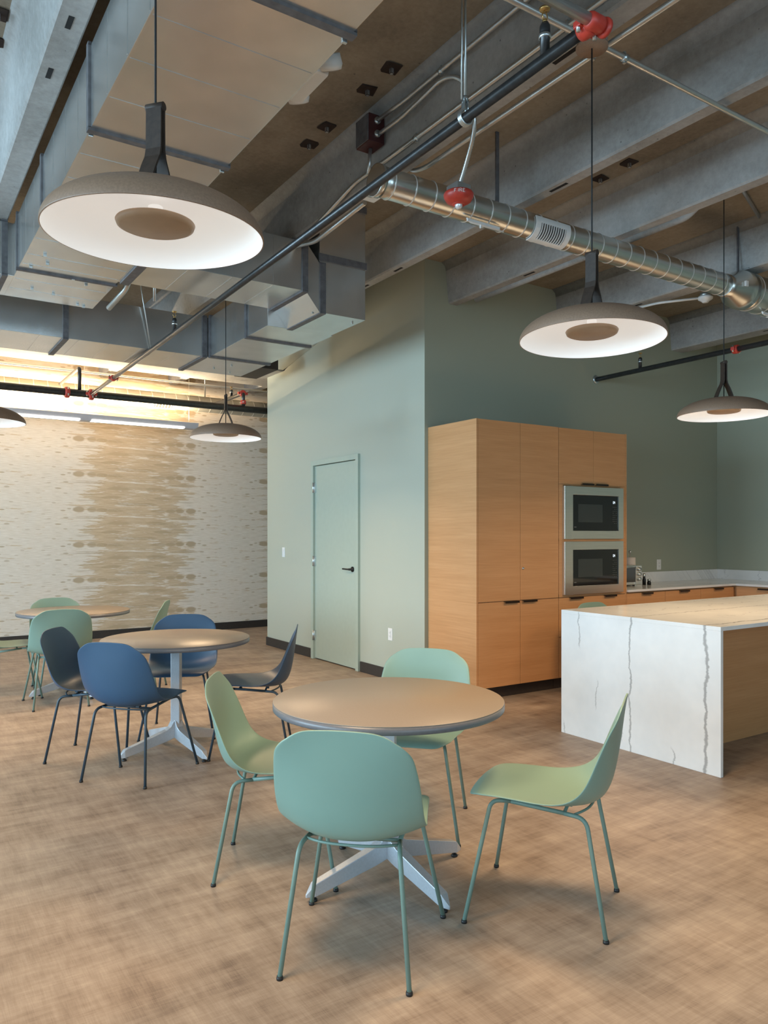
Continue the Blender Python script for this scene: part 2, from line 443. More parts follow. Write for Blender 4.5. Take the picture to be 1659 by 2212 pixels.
window_wall('wall_left', 'Y', XL, YB - T, YF + T, WINL, .70, 3.20)
window_wall('wall_back', 'X', YB, XL, XR + T, WINB, .75, 2.95)

# baseboards
def base(name, x0, x1, y0, y1):
    bm = B(); box(bm, x0, x1, y0, y1, 0, .105, .004); struct(obj(name, bm, 'base'))
base('baseboard_far', XL, 6.2, YF - .014, YF)
base('baseboard_door_far', XD - .014, XD, 7.685, 8.904)
base('baseboard_door_near', XD - .014, XD, YK - .014, 6.64)
base('baseboard_return', XD, 6.2, 8.89, 8.904)
base('baseboard_left', XL, XL + .014, YB, YF)

# door
door = bpy.data.objects.new('door_1', None); COL.objects.link(door); door.location = (XD, 7.165, 0); door['kind'] = 'structure'
ORG['door_1'] = {'org': (XD, 7.165, 0)}
bm = B()
fw, fp = .05, .028
for y0, y1, z0, z1 in [(DY0 - fw, DY0 + .004, 0, DZ + fw), (DY1 - .004, DY1 + fw, 0, DZ + fw), (DY0, DY1, DZ - .004, DZ + fw)]:
    box(bm, XD - fp, XD + T, y0, y1, z0, z1, .003)
obj('door_frame', bm, 'door', door)
bm = B(); box(bm, XD - .004, XD + .042, DY0 + .010, DY1 - .007, .012, DZ - .010, .002); obj('door_panel', bm, 'door', door)
bm = B(); box(bm, XD + .045, XD + .06, DY0, DY1, 0, DZ); obj('door_stop', bm, 'hole', door)
for z in (1.915, 1.095, .266):
    bm = B(); tube(bm, [(XD - .022, DY1 + .002, z - .057), (XD - .022, DY1 + .002, z + .057)], .009, 10)
    box(bm, XD - .016, XD - .003, DY1 - .03, DY1 + .016, z - .055, z + .055)
    obj('hinge', bm, 'bolt', door)
bm = B()
lathe(bm, [(0, 0), (.028, 0), (.028, .010), (.012, .014), (.011, .05), (0, .05)], 24, (0, 0, 0), axis='X')
bmesh.ops.scale(bm, vec=(-1, 1, 1), verts=bm.verts); bmesh.ops.translate(bm, vec=(XD - .004, 6.795, 1.032), verts=bm.verts)
tube(bm, [(XD - .048, 6.795, 1.032), (XD - .052, 6.83, 1.032), (XD - .050, 6.925, 1.034)], .0085, 12, .015)
obj('door_handle', bm, 'black', door)

# wall plates
def plate(name, face, u, z, label, cat, outlet):
    """face 'X': on the door wall ; 'Y': on the kitchen wall"""
    w, hh, d = .036, .0585, .006
    t = thing(name, label, cat, (XD, u, z) if face == 'X' else (u, YK, z))
    def pb(bm, a0, a1, z0, z1, d0, d1, bev=0):
        if face == 'X': box(bm, XD - d1, XD - d0, u + a0, u + a1, z + z0, z + z1, bev)
        else: box(bm, u + a0, u + a1, YK - d1, YK - d0, z + z0, z + z1, bev)
    bm = B(); pb(bm, -w, w, -hh, hh, 0, d, .003); obj('cover_plate', bm, 'white', t)
    bm = B(); pb(bm, -.017, .017, -.034, .034, d, d + .004, .001)
    obj('receptacle' if outlet else 'rocker', bm, 'white', t)
    if outlet:
        bm = B()
        for zz in (-.017, .017):
            for a in (-.007, .005): pb(bm, a, a + .0025, zz - .004, zz + .006, d + .0035, d + .0045)
            pb(bm, -.002, .002, zz - .012, zz - .008, d + .0035, d + .0045)
        obj('socket_slots', bm, 'mark', t)
plate('light_switch', 'X', 8.42, 1.178, 'white rocker light switch on the sage wall left of the door', 'light switch', False)
plate('wall_outlet', 'X', 6.10, .437, 'white wall outlet low on the sage wall right of the door', 'outlet', True)
plate('wall_outlet', 'Y', 7.37, 1.052, 'white wall outlet above the marble backsplash by the toaster oven', 'outlet', True)

# ------------------------------------------------------------------ kitchen
FY = 4.88
def door_leaf(bm, x0, x1, z0, z1): box(bm, x0 + .0015, x1 - .0015, FY, FY + .019, z0 + .0015, z1 - .0015, .001)
def pull(parent, x0, x1, z, up=True):
    bm = B()
    box(bm, x0, x1, FY - .022, FY + .002, z - .0035, z + .0005); box(bm, x0, x1, FY - .024, FY - .020, z - .016 if up else z - .002, z + .0005 if up else z + .014)
    o = obj('pull', bm, 'pull', parent); return o
# tall pantry
pan = thing('pantry_cabinet', 'tall oak pantry cabinet with four flat doors beside the sage wall corner', 'cabinet', (4.60, 5.22, 0))
bm = B(); box(bm, 4.140, 5.078, FY + .021, YK - .001, .105, 2.354); box(bm, 4.122, 4.140, FY, YK - .001, .105, 2.354, .001); obj('carcass', bm, 'oak', pan)
bm = B(); box(bm, 4.14, 5.078, FY + .065, YK - .01, 0, .105); obj('toe_kick', bm, 'base', pan)
for x0, x1, hx0, hx1 in [(4.141, 4.612, 4.425, 4.585), (4.612, 5.078, 4.637, 4.797)]:
    bm = B(); door_leaf(bm, x0, x1, .826, 2.354); d = obj('door', bm, 'oak', pan)
    if x0 > 4.5:
        bm = B(); lathe(bm, [(0, 0), (.010, 0), (.010, .006), (0, .006)], 16, axis='Y'); bmesh.ops.scale(bm, vec=(1, -1, 1), verts=bm.verts)
        bmesh.ops.translate(bm, vec=(4.645, FY, 1.10), verts=bm.verts); obj('lock', bm, 'bolt', d)
    bm = B(); door_leaf(bm, x0, x1, .105, .822); d = obj('door', bm, 'oak', pan); pull(d, hx0, hx1, .823)
# oven tower
ov = thing('oven_cabinet', 'tall oak cabinet housing two built-in microwave ovens', 'cabinet', (5.53, 5.22, 0))
OX0, OX1 = 5.081, 5.999
bm = B()
box(bm, OX0, OX1 - .022, FY + .022, YK - .001, .105, 2.352); box(bm, OX1 - .020, OX1, FY, YK - .001, 0.0, 2.356, .001)
for z0, z1 in [(1.838, 1.8455), (1.33, 1.352), (.826, .850)]: box(bm, OX0 + .002, OX1 - .022, FY, FY + .022, z0, z1)
for x0, x1 in [(OX0 + .002, 5.135), (5.912, OX1 - .022)]: box(bm, x0, x1, FY + .001, FY + .022, .826, 1.845)
obj('carcass', bm, 'oak', ov)
bm = B(); box(bm, OX0, OX1 - .022, FY + .065, YK - .01, 0, .105); obj('toe_kick', bm, 'base', ov)
for x0, x1, hx0, hx1 in [(OX0, 5.533, 5.365, 5.520), (5.533, OX1 - .021, 5.552, 5.715)]:
    bm = B(); door_leaf(bm, x0, x1, 1.846, 2.352); d = obj('door', bm, 'oak', ov); pull(d, hx0, hx1, 1.847, False)
bm = B(); door_leaf(bm, OX0, OX1 - .021, .47, .822); d = obj('drawer', bm, 'oak', ov); pull(d, 5.215, 5.38, .823); pull(d, 5.675, 5.835, .823)
bm = B(); door_leaf(bm, OX0, OX1 - .021, .105, .468); d = obj('drawer', bm, 'oak', ov); pull(d, 5.215, 5.38, .469); pull(d, 5.675, 5.835, .469)

# digits, seven-segment style strokes
SEG = {'0': 'abcdef', '1': 'bc', '2': 'abged', '3': 'abgcd', '4': 'fgbc', '5': 'afgcd', '6': 'afgedc', '7': 'abc', '8': 'abcdefg', '9': 'abcfgd'}
def digits(bm, s, x, z, h, y, th=.0012):
    w = h*.5; g = h*.75
    for ch in s:
        if ch == ':':
            for dz in (.3, .7): box(bm, x + w*.2, x + w*.2 + .0025, y - .0008, y, z + h*dz, z + h*dz + .0025)
            x += g*.6; continue
        P = {'a': (0, w, h, h), 'b': (w, w, h/2, h), 'c': (w, w, 0, h/2), 'd': (0, w, 0, 0), 'e': (0, 0, 0, h/2), 'f': (0, 0, h/2, h), 'g': (0, w, h/2, h/2)}
        for sgm in SEG[ch]:
            a, b_, c, d = P[sgm]; box(bm, x + a - th, x + b_ + th, y - .0008, y, z + c - th, z + d + th)
        x += g
def oven(z0, z1, gz0, gz1, label, clock):
    t = thing('microwave_oven', label, 'microwave', (5.523, FY, z0), group='built-in microwaves in the oak oven cabinet')
    x0, x1, gx0, gx1 = 5.126, 5.918, 5.230, 5.850
    yf = FY - .030
    bm = B()
    for a, b_, c, d in [(x0, gx0, z0, z1), (gx1, x1, z0, z1), (gx0, gx1, z0, gz0), (gx0, gx1, gz1, z1)]: box(bm, a, b_, yf, FY - .002, c, d)
    bmesh.ops.remove_doubles(bm, verts=bm.verts, dist=1e-5)
    obj('trim_frame', bm, 'steel', t, bevel=.0015)
    bm = B(); box(bm, x0 + .012, x1 - .012, FY - .006, FY + .018, z0 + .012, z1 - .012); obj('housing', bm, 'black', t)
    bm = B(); box(bm, gx0 + .002, gx1 - .002, yf + .006, FY - .004, gz0 + .002, gz1 - .002, .001); g = obj('glass_door', bm, 'glass', t)
    bm = B(); zc = (gz0 + gz1)/2; box(bm, gx0 + .075, gx0 + .40, yf + .0052, yf + .0062, zc - .085, zc + .080); obj('viewing_window', bm, 'window', g)
    bm = B(); box(bm, gx1 - .084, gx1 - .040, yf + .0053, yf + .0063, gz1 - .078, gz1 - .044, mi=1); digits(bm, clock, gx1 - .073, gz1 - .070, .020, yf + .0053, .0012); obj('clock_display', bm, ['digit', 'glass'], g)
    bm = B(); box(bm, gx1 - .088, gx1 - .012, yf + .0056, yf + .0063, gz0 + .020, gz1 - .09, mi=1)
    for r in range(9):
        for c in range(3):
            if (r*3 + c) % 7 == 3: continue
            x = gx1 - .078 + c*.022; z = gz1 - .105 - r*.019
            box(bm, x, x + .010, yf + .0050, yf + .0058, z, z + .0022)
    obj('keypad', bm, ['mark', 'glass'], g)
    bm = B(); box(bm, gx0 + .022, gx0 + .050, yf + .0053, yf + .0062, gz0 + .030, gz0 + .036); obj('badge', bm, 'mark', g)
    return t
oven(1.351, 1.829, 1.426, 1.752, 'upper of the two built-in microwave ovens, steel trim frame and black glass', '04')
oven(.848, 1.328, .924, 1.252, 'lower of the two built-in microwave ovens, steel trim frame and black glass', '04')

# base cabinets along the kitchen wall, then the right wall
CZ0, CZ1 = .838, .860
xs = [6.001, 6.585, 7.171, 7.760]
lb = ['oak base cabinet next to the oven tower, under the toaster oven', 'middle oak base cabinet of the back counter run', 'oak base cabinet next to the inner corner of the back counter']
for i in range(3):
    x0, x1 = xs[i], xs[i+1] - .002
    t = thing('base_cabinet', lb[i], 'cabinet', ((x0 + x1)/2, 5.2, 0), group='oak base cabinets under the back counter')
    bm = B(); box(bm, x0, x1, FY + .021, YK - .001, .105, CZ0 - .001); obj('carcass', bm, 'oak', t)
    bm = B(); box(bm, x0, x1, FY + .065, YK - .01, 0, .105); obj('toe_kick', bm, 'base', t)
    bm = B(); door_leaf(bm, x0, x1, .66, .826); d = obj('drawer', bm, 'oak', t); xm = (x0 + x1)/2 - .07 - .001; pull(d, xm, xm + .15, .822)
    bm = B(); door_leaf(bm, x0, x1, .105, .656); d = obj('door', bm, 'oak', t); pull(d, xm, xm + .15, .657)
t = thing('base_cabinet', 'oak base cabinet of the counter run on the right wall', 'cabinet', (8.1, 4.0, 0))
bm = B(); box(bm, 7.80, XR - .001, 2.9, 5.54, .105, CZ0 - .001); obj('carcass', bm, 'oak', t)
bm = B(); box(bm, 7.86, XR - .001, 2.9, 5.54, 0, .105); obj('toe_kick', bm, 'base', t)
for k in range(3):
    y0 = 2.9 + k*.655
    bm = B(); box(bm, 7.78, 7.799, y0 + .002, y0 + .651, .105, .826, .001); d = obj('door', bm, 'oak', t)
    bm = B(); box(bm, 7.757, 7.782, y0 + .25, y0 + .40, .806, .822); obj('pull', bm, 'pull', d)
bm = B()
box(bm, 6.001, XR - .001, FY - .025, YK - .001, CZ0, CZ1, .002); box(bm, 7.755, XR - .001, 2.88, FY - .025, CZ0, CZ1, .002)
tag(obj('countertop', bm, 'quartz', origin=(7.2, 0, CZ0)), 'long L-shaped white veined stone worktop running along the back wall to the right corner', 'countertop')
bm = B(); box(bm, 6.001, XR - .001, YK - .021, YK - .001, CZ1, .974, .001); box(bm, XR - .021, XR - .001, 2.88, YK - .021, CZ1, .974, .001)
tag(obj('backsplash', bm, 'quartz', origin=(7.2, 0, CZ1)), 'low white veined stone upstand at the back of the counter', 'backsplash')

# toaster oven
t = thing('toaster_oven', 'stainless steel toaster oven with three knobs on the back counter', 'toaster oven', (6.35, 5.25, CZ1))
bm = B(); box(bm, 6.14, 6.585, 5.17, 5.46, .875, 1.075, .008); box(bm, 6.17, 6.20, 5.2, 5.23, CZ1, .876); box(bm, 6.52, 6.55, 5.2, 5.23, CZ1, .876); box(bm, 6.17, 6.20, 5.4, 5.43, CZ1, .876); box(bm, 6.52, 6.55, 5.4, 5.43, CZ1, .876)
obj('body', bm, 'steel', t)
bm = B(); box(bm, 6.16, 6.478, 5.160, 5.171, .905, 1.052, .002); g = obj('glass_door', bm, 'window', t)
bm = B(); tube(bm, [(6.18, 5.145, 1.056), (6.465, 5.145, 1.056)], .007, 10); box(bm, 6.19, 6.20, 5.145, 5.172, 1.05, 1.06); box(bm, 6.45, 6.46, 5.145, 5.172, 1.05, 1.06); obj('door_handle', bm, 'bolt', g)
bm = B(); box(bm, 6.485, 6.583, 5.162, 5.171, .880, 1.070, .002); obj('control_panel', bm, 'steel', t)
for z in (1.035, .985, .935):
    bm = B(); lathe(bm, [(0, 0), (.021, 0), (.019, .020), (.0, .022)], 20, axis='Y'); bmesh.ops.scale(bm, vec=(1, -1, 1), verts=bm.verts)
    bmesh.ops.translate(bm, vec=(6.535, 5.162, z), verts=bm.verts); obj('knob', bm, 'bolt', t)
# paper towel roll
t = thing('paper_towel_holder', 'paper towel roll on a steel holder behind the toaster oven', 'paper towels', (6.60, 5.36, CZ1))
t.location = (6.53, 5.50 - .005, CZ1); ORG[t.name] = {'org': tuple(t.location)}
c = (6.655, 5.37, CZ1)
bm = B(); lathe(bm, [(0, 0), (.07, 0), (.07, .008), (.006, .010), (.006, .335), (.013, .34), (.014, .352), (.008, .362), (0, .362)], 24, c); obj('holder', bm, 'bolt', t)
bm = B(); lathe(bm, [(.018, .012), (.056, .012), (.057, .02), (.057, .283), (.055, .29), (.018, .29)], 32, c); obj('towel_roll', bm, 'paperroll', t)
# small dark bottles
for (x, y, h1, r, lab) in [(6.745, 5.26, .125, .018, 'taller dark spice grinder behind the toaster oven'), (6.80, 5.24, .062, .020, 'short dark jar beside the spice grinder on the counter')]:
    t = thing('spice_grinder' if h1 > .1 else 'small_jar', lab, 'grinder' if h1 > .1 else 'jar', (x, y, CZ1))
    bm = B(); lathe(bm, [(0, 0), (r, 0), (r, h1*.45), (r*.7, h1*.6), (r*.8, h1*.68), (0, h1*.68)], 20, (x, y, CZ1)); obj('body', bm, 'black', t)
    bm = B(); lathe(bm, [(0, h1*.68), (r*.75, h1*.68), (r*.95, h1*.78), (r*.8, h1*.97), (0, h1)], 20, (x, y, CZ1)); obj('lid', bm, 'bolt', t)

# island
IX0, IX1, IY0, IY1 = 4.015, 7.0, 2.605, 3.832
t = thing('kitchen_island', 'kitchen island with white veined waterfall stone end and oak back panel', 'island', (IX0, 0, .862))
ORG[t.name] = {'org': (IX0, 0, .862)}
bm = B(); box(bm, IX0, IX1, IY0, IY1, .838, .862, .0015); obj('stone_top', bm, 'quartz', t)
bm = B(); box(bm, IX0, IX0 + .024, IY0, IY1, 0, .838, .0015); obj('waterfall_end', bm, 'quartz', t)
bm = B(); box(bm, IX0 + .025, IX1 - .05, 3.03, IY1 - .02, .0, .837); obj('body', bm, 'oak', t)
for k in range(4):
    x0 = IX0 + .03 + k*.72
    bm = B(); box(bm, x0, x0 + .715, IY1 - .020, IY1 - .002, .11, .825, .001); d = obj('door', bm, 'oak', t)

# ------------------------------------------------------------------ chairs
def chair(name, plastic, legm, cat_label):
    root = thing(name, cat_label, 'chair', world=False)
    # side profile, front lip to top of the back (y forward, z up)
    prof = [(.262, .430), (.252, .441), (.225, .451), (.16, .454), (.08, .446), (0, .434), (-.07, .425), (-.13, .421), (-.182, .429), (-.218, .454),
            (-.240, .500), (-.254, .56), (-.264, .62), (-.272, .68), (-.279, .74), (-.283, .772), (-.287, .800)]
    edge = [(.236, .424), (.228, .436), (.205, .447), (.150, .452), (.075, .453), (.002, .452), (-.058, .456), (-.104, .467), (-.141, .489), (-.168, .521),
            (-.188, .562), (-.205, .608), (-.222, .655), (-.241, .702), (-.262, .749), (-.273, .773), (-.283, .794)]
    P = [Vector((0, y, z)) for y, z in prof]; Q = [Vector((0, y, z)) for y, z in edge]
    def cat(A, i, t_):
        p0, p1, p2, p3 = A[max(0, i-1)], A[i], A[min(len(A)-1, i+1)], A[min(len(A)-1, i+2)]
        return .5*((2*p1) + (p2 - p0)*t_ + (2*p0 - 5*p1 + 4*p2 - p3)*t_*t_ + (3*p1 - p0 - 3*p2 + p3)*t_**3)
    L = [0]
    for a, b_ in zip(P, P[1:]): L.append(L[-1] + (b_ - a).length)
    tot = L[-1]
    def at(s, A=None):
        A = P if A is None else A
        for i in range(len(P) - 1):
            if s <= L[i+1] + 1e-9: return cat(A, i, (s - L[i])/(L[i+1] - L[i]))
        return A[-1].copy()
    ss = []
    N = 40
    for i in range(N + 1): ss.append(tot*i/N)
    for e in (.004, .010, .018, .028, .042, .056): ss += [e, tot - e]
    ss = sorted(set(round(x, 4) for x in ss))
    # half width by arc length
    def W(s):
        y, z = at(s).y, at(s).z
        if s < tot*.52: w = .208 + .027*min(1, max(0, (.20 - y)/.30))
        else:
            k = (z - .45)/.35; w = .235 + .004*math.sin(min(max(k, 0), 1)*PI) - .036*max(0, k)**2.2
        rf, rb = .085, .105
        if s < rf: w -= rf - math.sqrt(max(0, rf*rf - (rf - s)**2))
        if tot - s < rb:
            q = rb - (tot - s); w -= (rb - math.sqrt(max(0, rb*rb - q*q)))
        w += .006*math.exp(-((s/tot - .52)/.16)**2)
        return w
    NU = 20
    bm = B(); rows = []
    for s in ss:
        c = at(s); e_ = at(s, Q); w = W(s); row = []; k = s/tot
        for j in range(NU + 1):
            u = -1 + 2*j/NU; u = math.copysign(abs(u)**.9, u)
            x = u*w; f_ = abs(x/.238)**2.25
            p = c.lerp(e_, min(1.05, f_))
            if k > .88: p = p + Vector((0, 0, -.012))*(abs(x)/.2)**2*((k - .88)/.12)
            p.x = x; row.append(bm.verts.new(p))
        rows.append(row)
    for a, b_ in zip(rows, rows[1:]):
        for j in range(NU):
            bm.faces.new((a[j], a[j+1], b_[j+1], b_[j])).smooth = True
    bmesh.ops.recalc_face_normals(bm, faces=bm.faces)
    o = obj('shell', bm, plastic, root, recalc=False)
    so = o.modifiers.new('thick', 'SOLIDIFY'); so.thickness = .0065; so.offset = 0
    sb = o.modifiers.new('round', 'SUBSURF'); sb.levels = 1; sb.render_levels = 1
    # legs with their bend under the seat
    r = .0078
    for sx in (-1, 1):
        bm = B(); tube(bm, [(sx*.150, .10, .423), (sx*.170, .168, .426), (sx*.2475, .247, .010)], r, 12, .035)
        l = obj('leg', bm, legm, root)
        bm = B(); lathe(bm, [(0, 0), (.0105, 0), (.011, .006), (.0095, .012), (0, .012)], 16, (sx*.248, .2475, 0)); obj('glide', bm, 'foot', l)
        bm = B(); tube(bm, [(sx*.150, -.09, .404), (sx*.163, -.168, .399), (sx*.205, -.2385, .010)], r, 12, .045)
        l = obj('leg', bm, legm, root)
        bm = B(); lathe(bm, [(0, 0), (.0105, 0), (.011, .006), (.0095, .012), (0, .012)], 16, (sx*.205, -.239, 0)); obj('glide', bm, 'foot', l)
    bm = B()
    for sx in (-1, 1): tube(bm, [(sx*.150, .105, .423), (sx*.150, -.095, .404)], r, 10)
    tube(bm, [(-.150, .07, .421), (.150, .07, .421)], r*.85, 10)
    tube(bm, [(-.158, -.120, .403), (-.09, -.165, .409), (0, -.178, .411), (.09, -.165, .409), (.158, -.120, .403)], r*.6, 10, .06)
    for x, y in [(-.08, .07), (.08, .07), (-.07, -.10), (.07, -.10)]: box(bm, x - .012, x + .012, y - .010, y + .010, .406, .419, .003)
    tube(bm, [(-.150, -.09, .404), (.150, -.09, .404)], r*.8, 10)
    obj('seat_frame', bm, legm, root)
    return root
green = chair('dining_chair', 'green', 'greenleg', '')
navy = chair('dining_chair', 'navy', 'navyleg', '')
used = {}
def put(src, cx, cy, dx, dy, label, group=None):
    return place(src, (cx, cy, 0), math.atan2(dy, dx) - PI/2, label, used, group)
G1, G2, G3 = 'sage green chairs around the nearest round table', 'navy chairs around the middle round table', 'sage green chairs around the farthest round table'
put(green, 1.358, 2.207, .703, .711, 'sage green shell chair nearest the camera, its back to us', G1)
put(green, 2.0945, 2.078, -.573, .819, 'sage green shell chair right of the nearest table, seen from the side near the island', G1)
put(green, 1.414, 2.946, .84, -.545, 'sage green shell chair left of the nearest table, its inner back facing us', G1)
put(green, 2.17, 3.02, -.742, -.67, 'sage green shell chair behind the nearest table, facing us', G1)
put(navy, 1.26, 4.535, .758, .653, 'navy blue shell chair in front of the middle table, its blue back to us', G2)
put(navy, 1.15, 5.043, .807, -.59, 'navy shell chair left of the middle table, showing its dark inner back', G2)
put(navy, 2.022, 4.624, -.88, .475, 'dark navy shell chair right of the middle table, seen in profile', G2)
put(navy, 1.782, 5.326, -.429, -.903, 'navy shell chair tucked behind the middle table, facing us', G2)
put(green, 1.231, 6.76, .08, .997, 'sage green shell chair in front of the farthest table, behind the navy chairs', G3)
put(green, .916, 7.30, .999, -.04, 'sage green shell chair cut off by the left picture edge', G3)
put(green, 1.385, 7.42, .05, -1.0, 'sage green shell chair behind the farthest table, against the wallpaper', G3)
put(green, 1.907, 6.97, -.88, .47, 'sage green shell chair right of the farthest table, by the wallpapered wall', G3)
put(green, 5.21, 4.33, 0, -1, 'sage green chair hidden behind the island, only its back top showing')

# ------------------------------------------------------------------ tables
def table():
    root = thing('round_table', '', 'table', world=False)
    R, zt = .466, .726
    bm = B(); lathe(bm, [(0, zt - .0008), (R - .002, zt - .0008), (R, zt - .002)], 96)
    lathe(bm, [(0, zt), (R - .003, zt), (R - .001, zt - .0012), (R - .001, zt - .003), (0, zt - .003)], 96)
    bm.free(); bm = B(); lathe(bm, [(0, zt - .004), (R - .0008, zt - .004), (R - .0008, zt - .0012), (R - .002, zt), (0, zt)], 96)
    obj('tabletop', bm, 'top', root)
    bm = B(); lathe(bm, [(0, zt - .032), (R - .003, zt - .032), (R, zt - .029), (R, zt - .0045), (0, zt - .0045)], 96)
    obj('edge_band', bm, 'edge', root)
    bm = B(); box(bm, -.15, .15, -.15, .15, zt - .040, zt - .032, .002); obj('mounting_plate', bm, 'alu', root)
    bm = B(); box(bm, -.029, .029, -.029, .029, .12, zt - .040, .004); bmesh.ops.rotate(bm, cent=(0, 0, 0), matrix=Matrix.Rotation(PI/4, 3, 'Z'), verts=bm.verts); obj('column', bm, 'alu', root)
    for k in range(4):
        a = PI/2*k
        # wedge leg: tall at the hub, low at the tip, with sharp pointed end
        bm = B()
        def P3(r_, w, z): 
            return [(r_*math.cos(a) - s_*w*math.sin(a), r_*math.sin(a) + s_*w*math.cos(a), z) for s_ in (-1, 1)]
        st = [(.0, .026, .090, .215), (.030, .025, .086, .190), (.048, .024, .080, .160), (.075, .022, .072, .142), (.345, .018, .022, .070), (.352, .018, .021, .066), (.384, .003, .020, .032)]
        prev = None
        for (r_, w, zb, ztp) in st:
            a0, a1 = P3(r_, w, zb); b0, b1 = P3(r_, w*.9, ztp)
            cur = [bm.verts.new(p) for p in (a0, a1, b1, b0)]
            if prev:
                for i in range(4): bm.faces.new((prev[i], prev[(i+1) % 4], cur[(i+1) % 4], cur[i]))
            else: bm.faces.new(cur[::-1])
            prev = cur
        bm.faces.new(prev)
        l = obj('leg', bm, 'alu', root, bevel=.002)
        bm = B(); rr = .35; lathe(bm, [(0, 0), (.014, 0), (.015, .006), (.010, .012), (.005, .014), (.005, .030), (0, .030)], 16, (rr*math.cos(a), rr*math.sin(a), 0)); obj('levelling_foot', bm, 'foot', l)
    return root
tb = table(); ut = {}
for x, y, a, lab in [(1.726, 2.592, math.radians(2), 'nearest round taupe table on a four-legged silver base, between the green chairs'),
                     (1.60, 4.875, math.radians(10), 'middle round taupe table on a silver column, between the navy chairs'),
                     (1.427, 7.13, math.radians(12), 'farthest round taupe table near the wallpapered wall')]:
    place(tb, (x, y, 0), a, lab, ut, 'round taupe tables')

# ------------------------------------------------------------------ pendants
def pendant(x, y, z, rz, ztop, label, canopy=True, tilt=(0, 0)):
    """z = rim height"""
    root = thing('pendant_lamp', label, 'pendant lamp', (x, y, z), group='wide brown-grey dome pendant lamps', world=False)
    R, hh = .30, .118
    n = 22
    out = [(R*math.sin(PI/2*i/n)**.92 if i else 0.0, hh*math.cos(PI/2*i/n)**1.0) for i in range(n + 1)]
    bm = B()
    prof = [(0.012, hh)] + [(r_, z_) for r_, z_ in out[1:]] + [(R - .003, -.002)] + [((r_ - .006 if r_ > .01 else .004), z_ - .006) for r_, z_ in out[::-1] if z_ > .012]
    # outer skin only; inner skin is its own part
    lathe(bm, [(0.0, hh)] + out[1:] + [(R, -.003), (R - .0035, -.003)], 96)
    bmesh.ops.delete(bm, geom=[f for f in bm.faces if len(f.verts) > 4 and abs(f.calc_center_median().z) < .02], context='FACES_ONLY')
    s_ = obj('shade', bm, 'shade', root, smooth=True)
    bm = B(); lathe(bm, [(.0, hh - .008)] + [((r_ - .0035), max(-.003, z_ - .008)) for r_, z_ in out[1:]], 96)
    bmesh.ops.delete(bm, geom=[f for f in bm.faces if len(f.verts) > 4], context='FACES_ONLY')
    obj('lit_interior', bm, 'glow', root, smooth=True)
    bm = B(); lathe(bm, [(0, .020), (.095, .020), (.104, .024), (.108, .034), (.106, .037), (.100, .030), (.09, .026), (0, .026)], 64); obj('reflector_disc', bm, 'disc', root, smooth=True)
    bm = B(); lathe(bm, [(0, .026), (.02, .026), (.02, .08), (0, .08)], 20); obj('lamp_stem', bm, 'glow', root)
    # leather strap, a folded band
    bm = B()
    for sx in (-1, 1):
        pts = [(sx*.058, hh - .004), (sx*.047, hh + .028), (sx*.030, hh + .068), (sx*.014, hh + .098), (sx*.0085, hh + .122), (sx*.0075, hh + .20), (sx*.0075, hh + .240)]
        w, th = .024, .0035
        prev = None
        for i, (px, pz) in enumerate(pts):
            cur = [bm.verts.new(p) for p in ((px - th, -w, pz), (px + th, -w, pz), (px + th, w, pz), (px - th, w, pz))]
            if prev:
                for k in range(4): bm.faces.new((prev[k], prev[(k+1) % 4], cur[(k+1) % 4], cur[k]))
            else: bm.faces.new(cur[::-1])
            prev = cur
        bm.faces.new(prev)
        box(bm, sx*.058 - .012, sx*.058 + .012, -.02, .02, hh - .004, hh + .002, .001)
    tube(bm, [(0, -.027, hh + .240), (0, .027, hh + .240)], .012, 14)
    obj('leather_strap', bm, 'strap', root)
    bm = B(); tube(bm, [(0, 0, hh - .005), (0, 0, ztop - z)], .0032, 8); obj('cord', bm, 'cord', root)
    if canopy:
        bm = B(); lathe(bm, [(0, ztop - z), (.066, ztop - z), (.066, ztop - z + .012), (0, ztop - z + .012)], 40); obj('canopy', bm, 'shade', root)
    root.rotation_euler = (0, 0, rz)
    for ch in root.children:
        if ch.name.split('.')[0] in ('shade', 'lit_interior', 'reflector_disc'): ch.rotation_euler = (tilt[0], tilt[1], 0)
    return root
pend = [(.645, 2.145, 2.227, math.radians(40), ZJ - .014, 'big pendant lamp at upper left, closest to the camera under the sheet-metal duct'),
        (2.492, 2.206, 2.208, math.radians(12), 3.425, 'pendant lamp below the octagonal junction box, over the island side'),
        (4.79, 3.085, 2.20, math.radians(-28), ZS - .014, 'pendant lamp cut off at the right picture edge'),
        (2.455, 6.18, 2.212, math.radians(-14), ZS - .014, 'small distant pendant lamp in front of the wallpapered wall'),
        (.60, 6.18, 2.20, math.radians(-14), ZJ - .014, 'distant pendant lamp cut off at the left picture edge'),
        (6.75, 3.085, 2.20, 0, ZS - .014, 'added unseen pendant lamp over the far end of the island, brightening the kitchen')]  # last entry is an unseen lamp added to brighten the kitchen
for i, p in enumerate(pend): pendant(*p, tilt=[(.021, -.032), (-.013, .023)][i] if i < 2 else (0, 0))

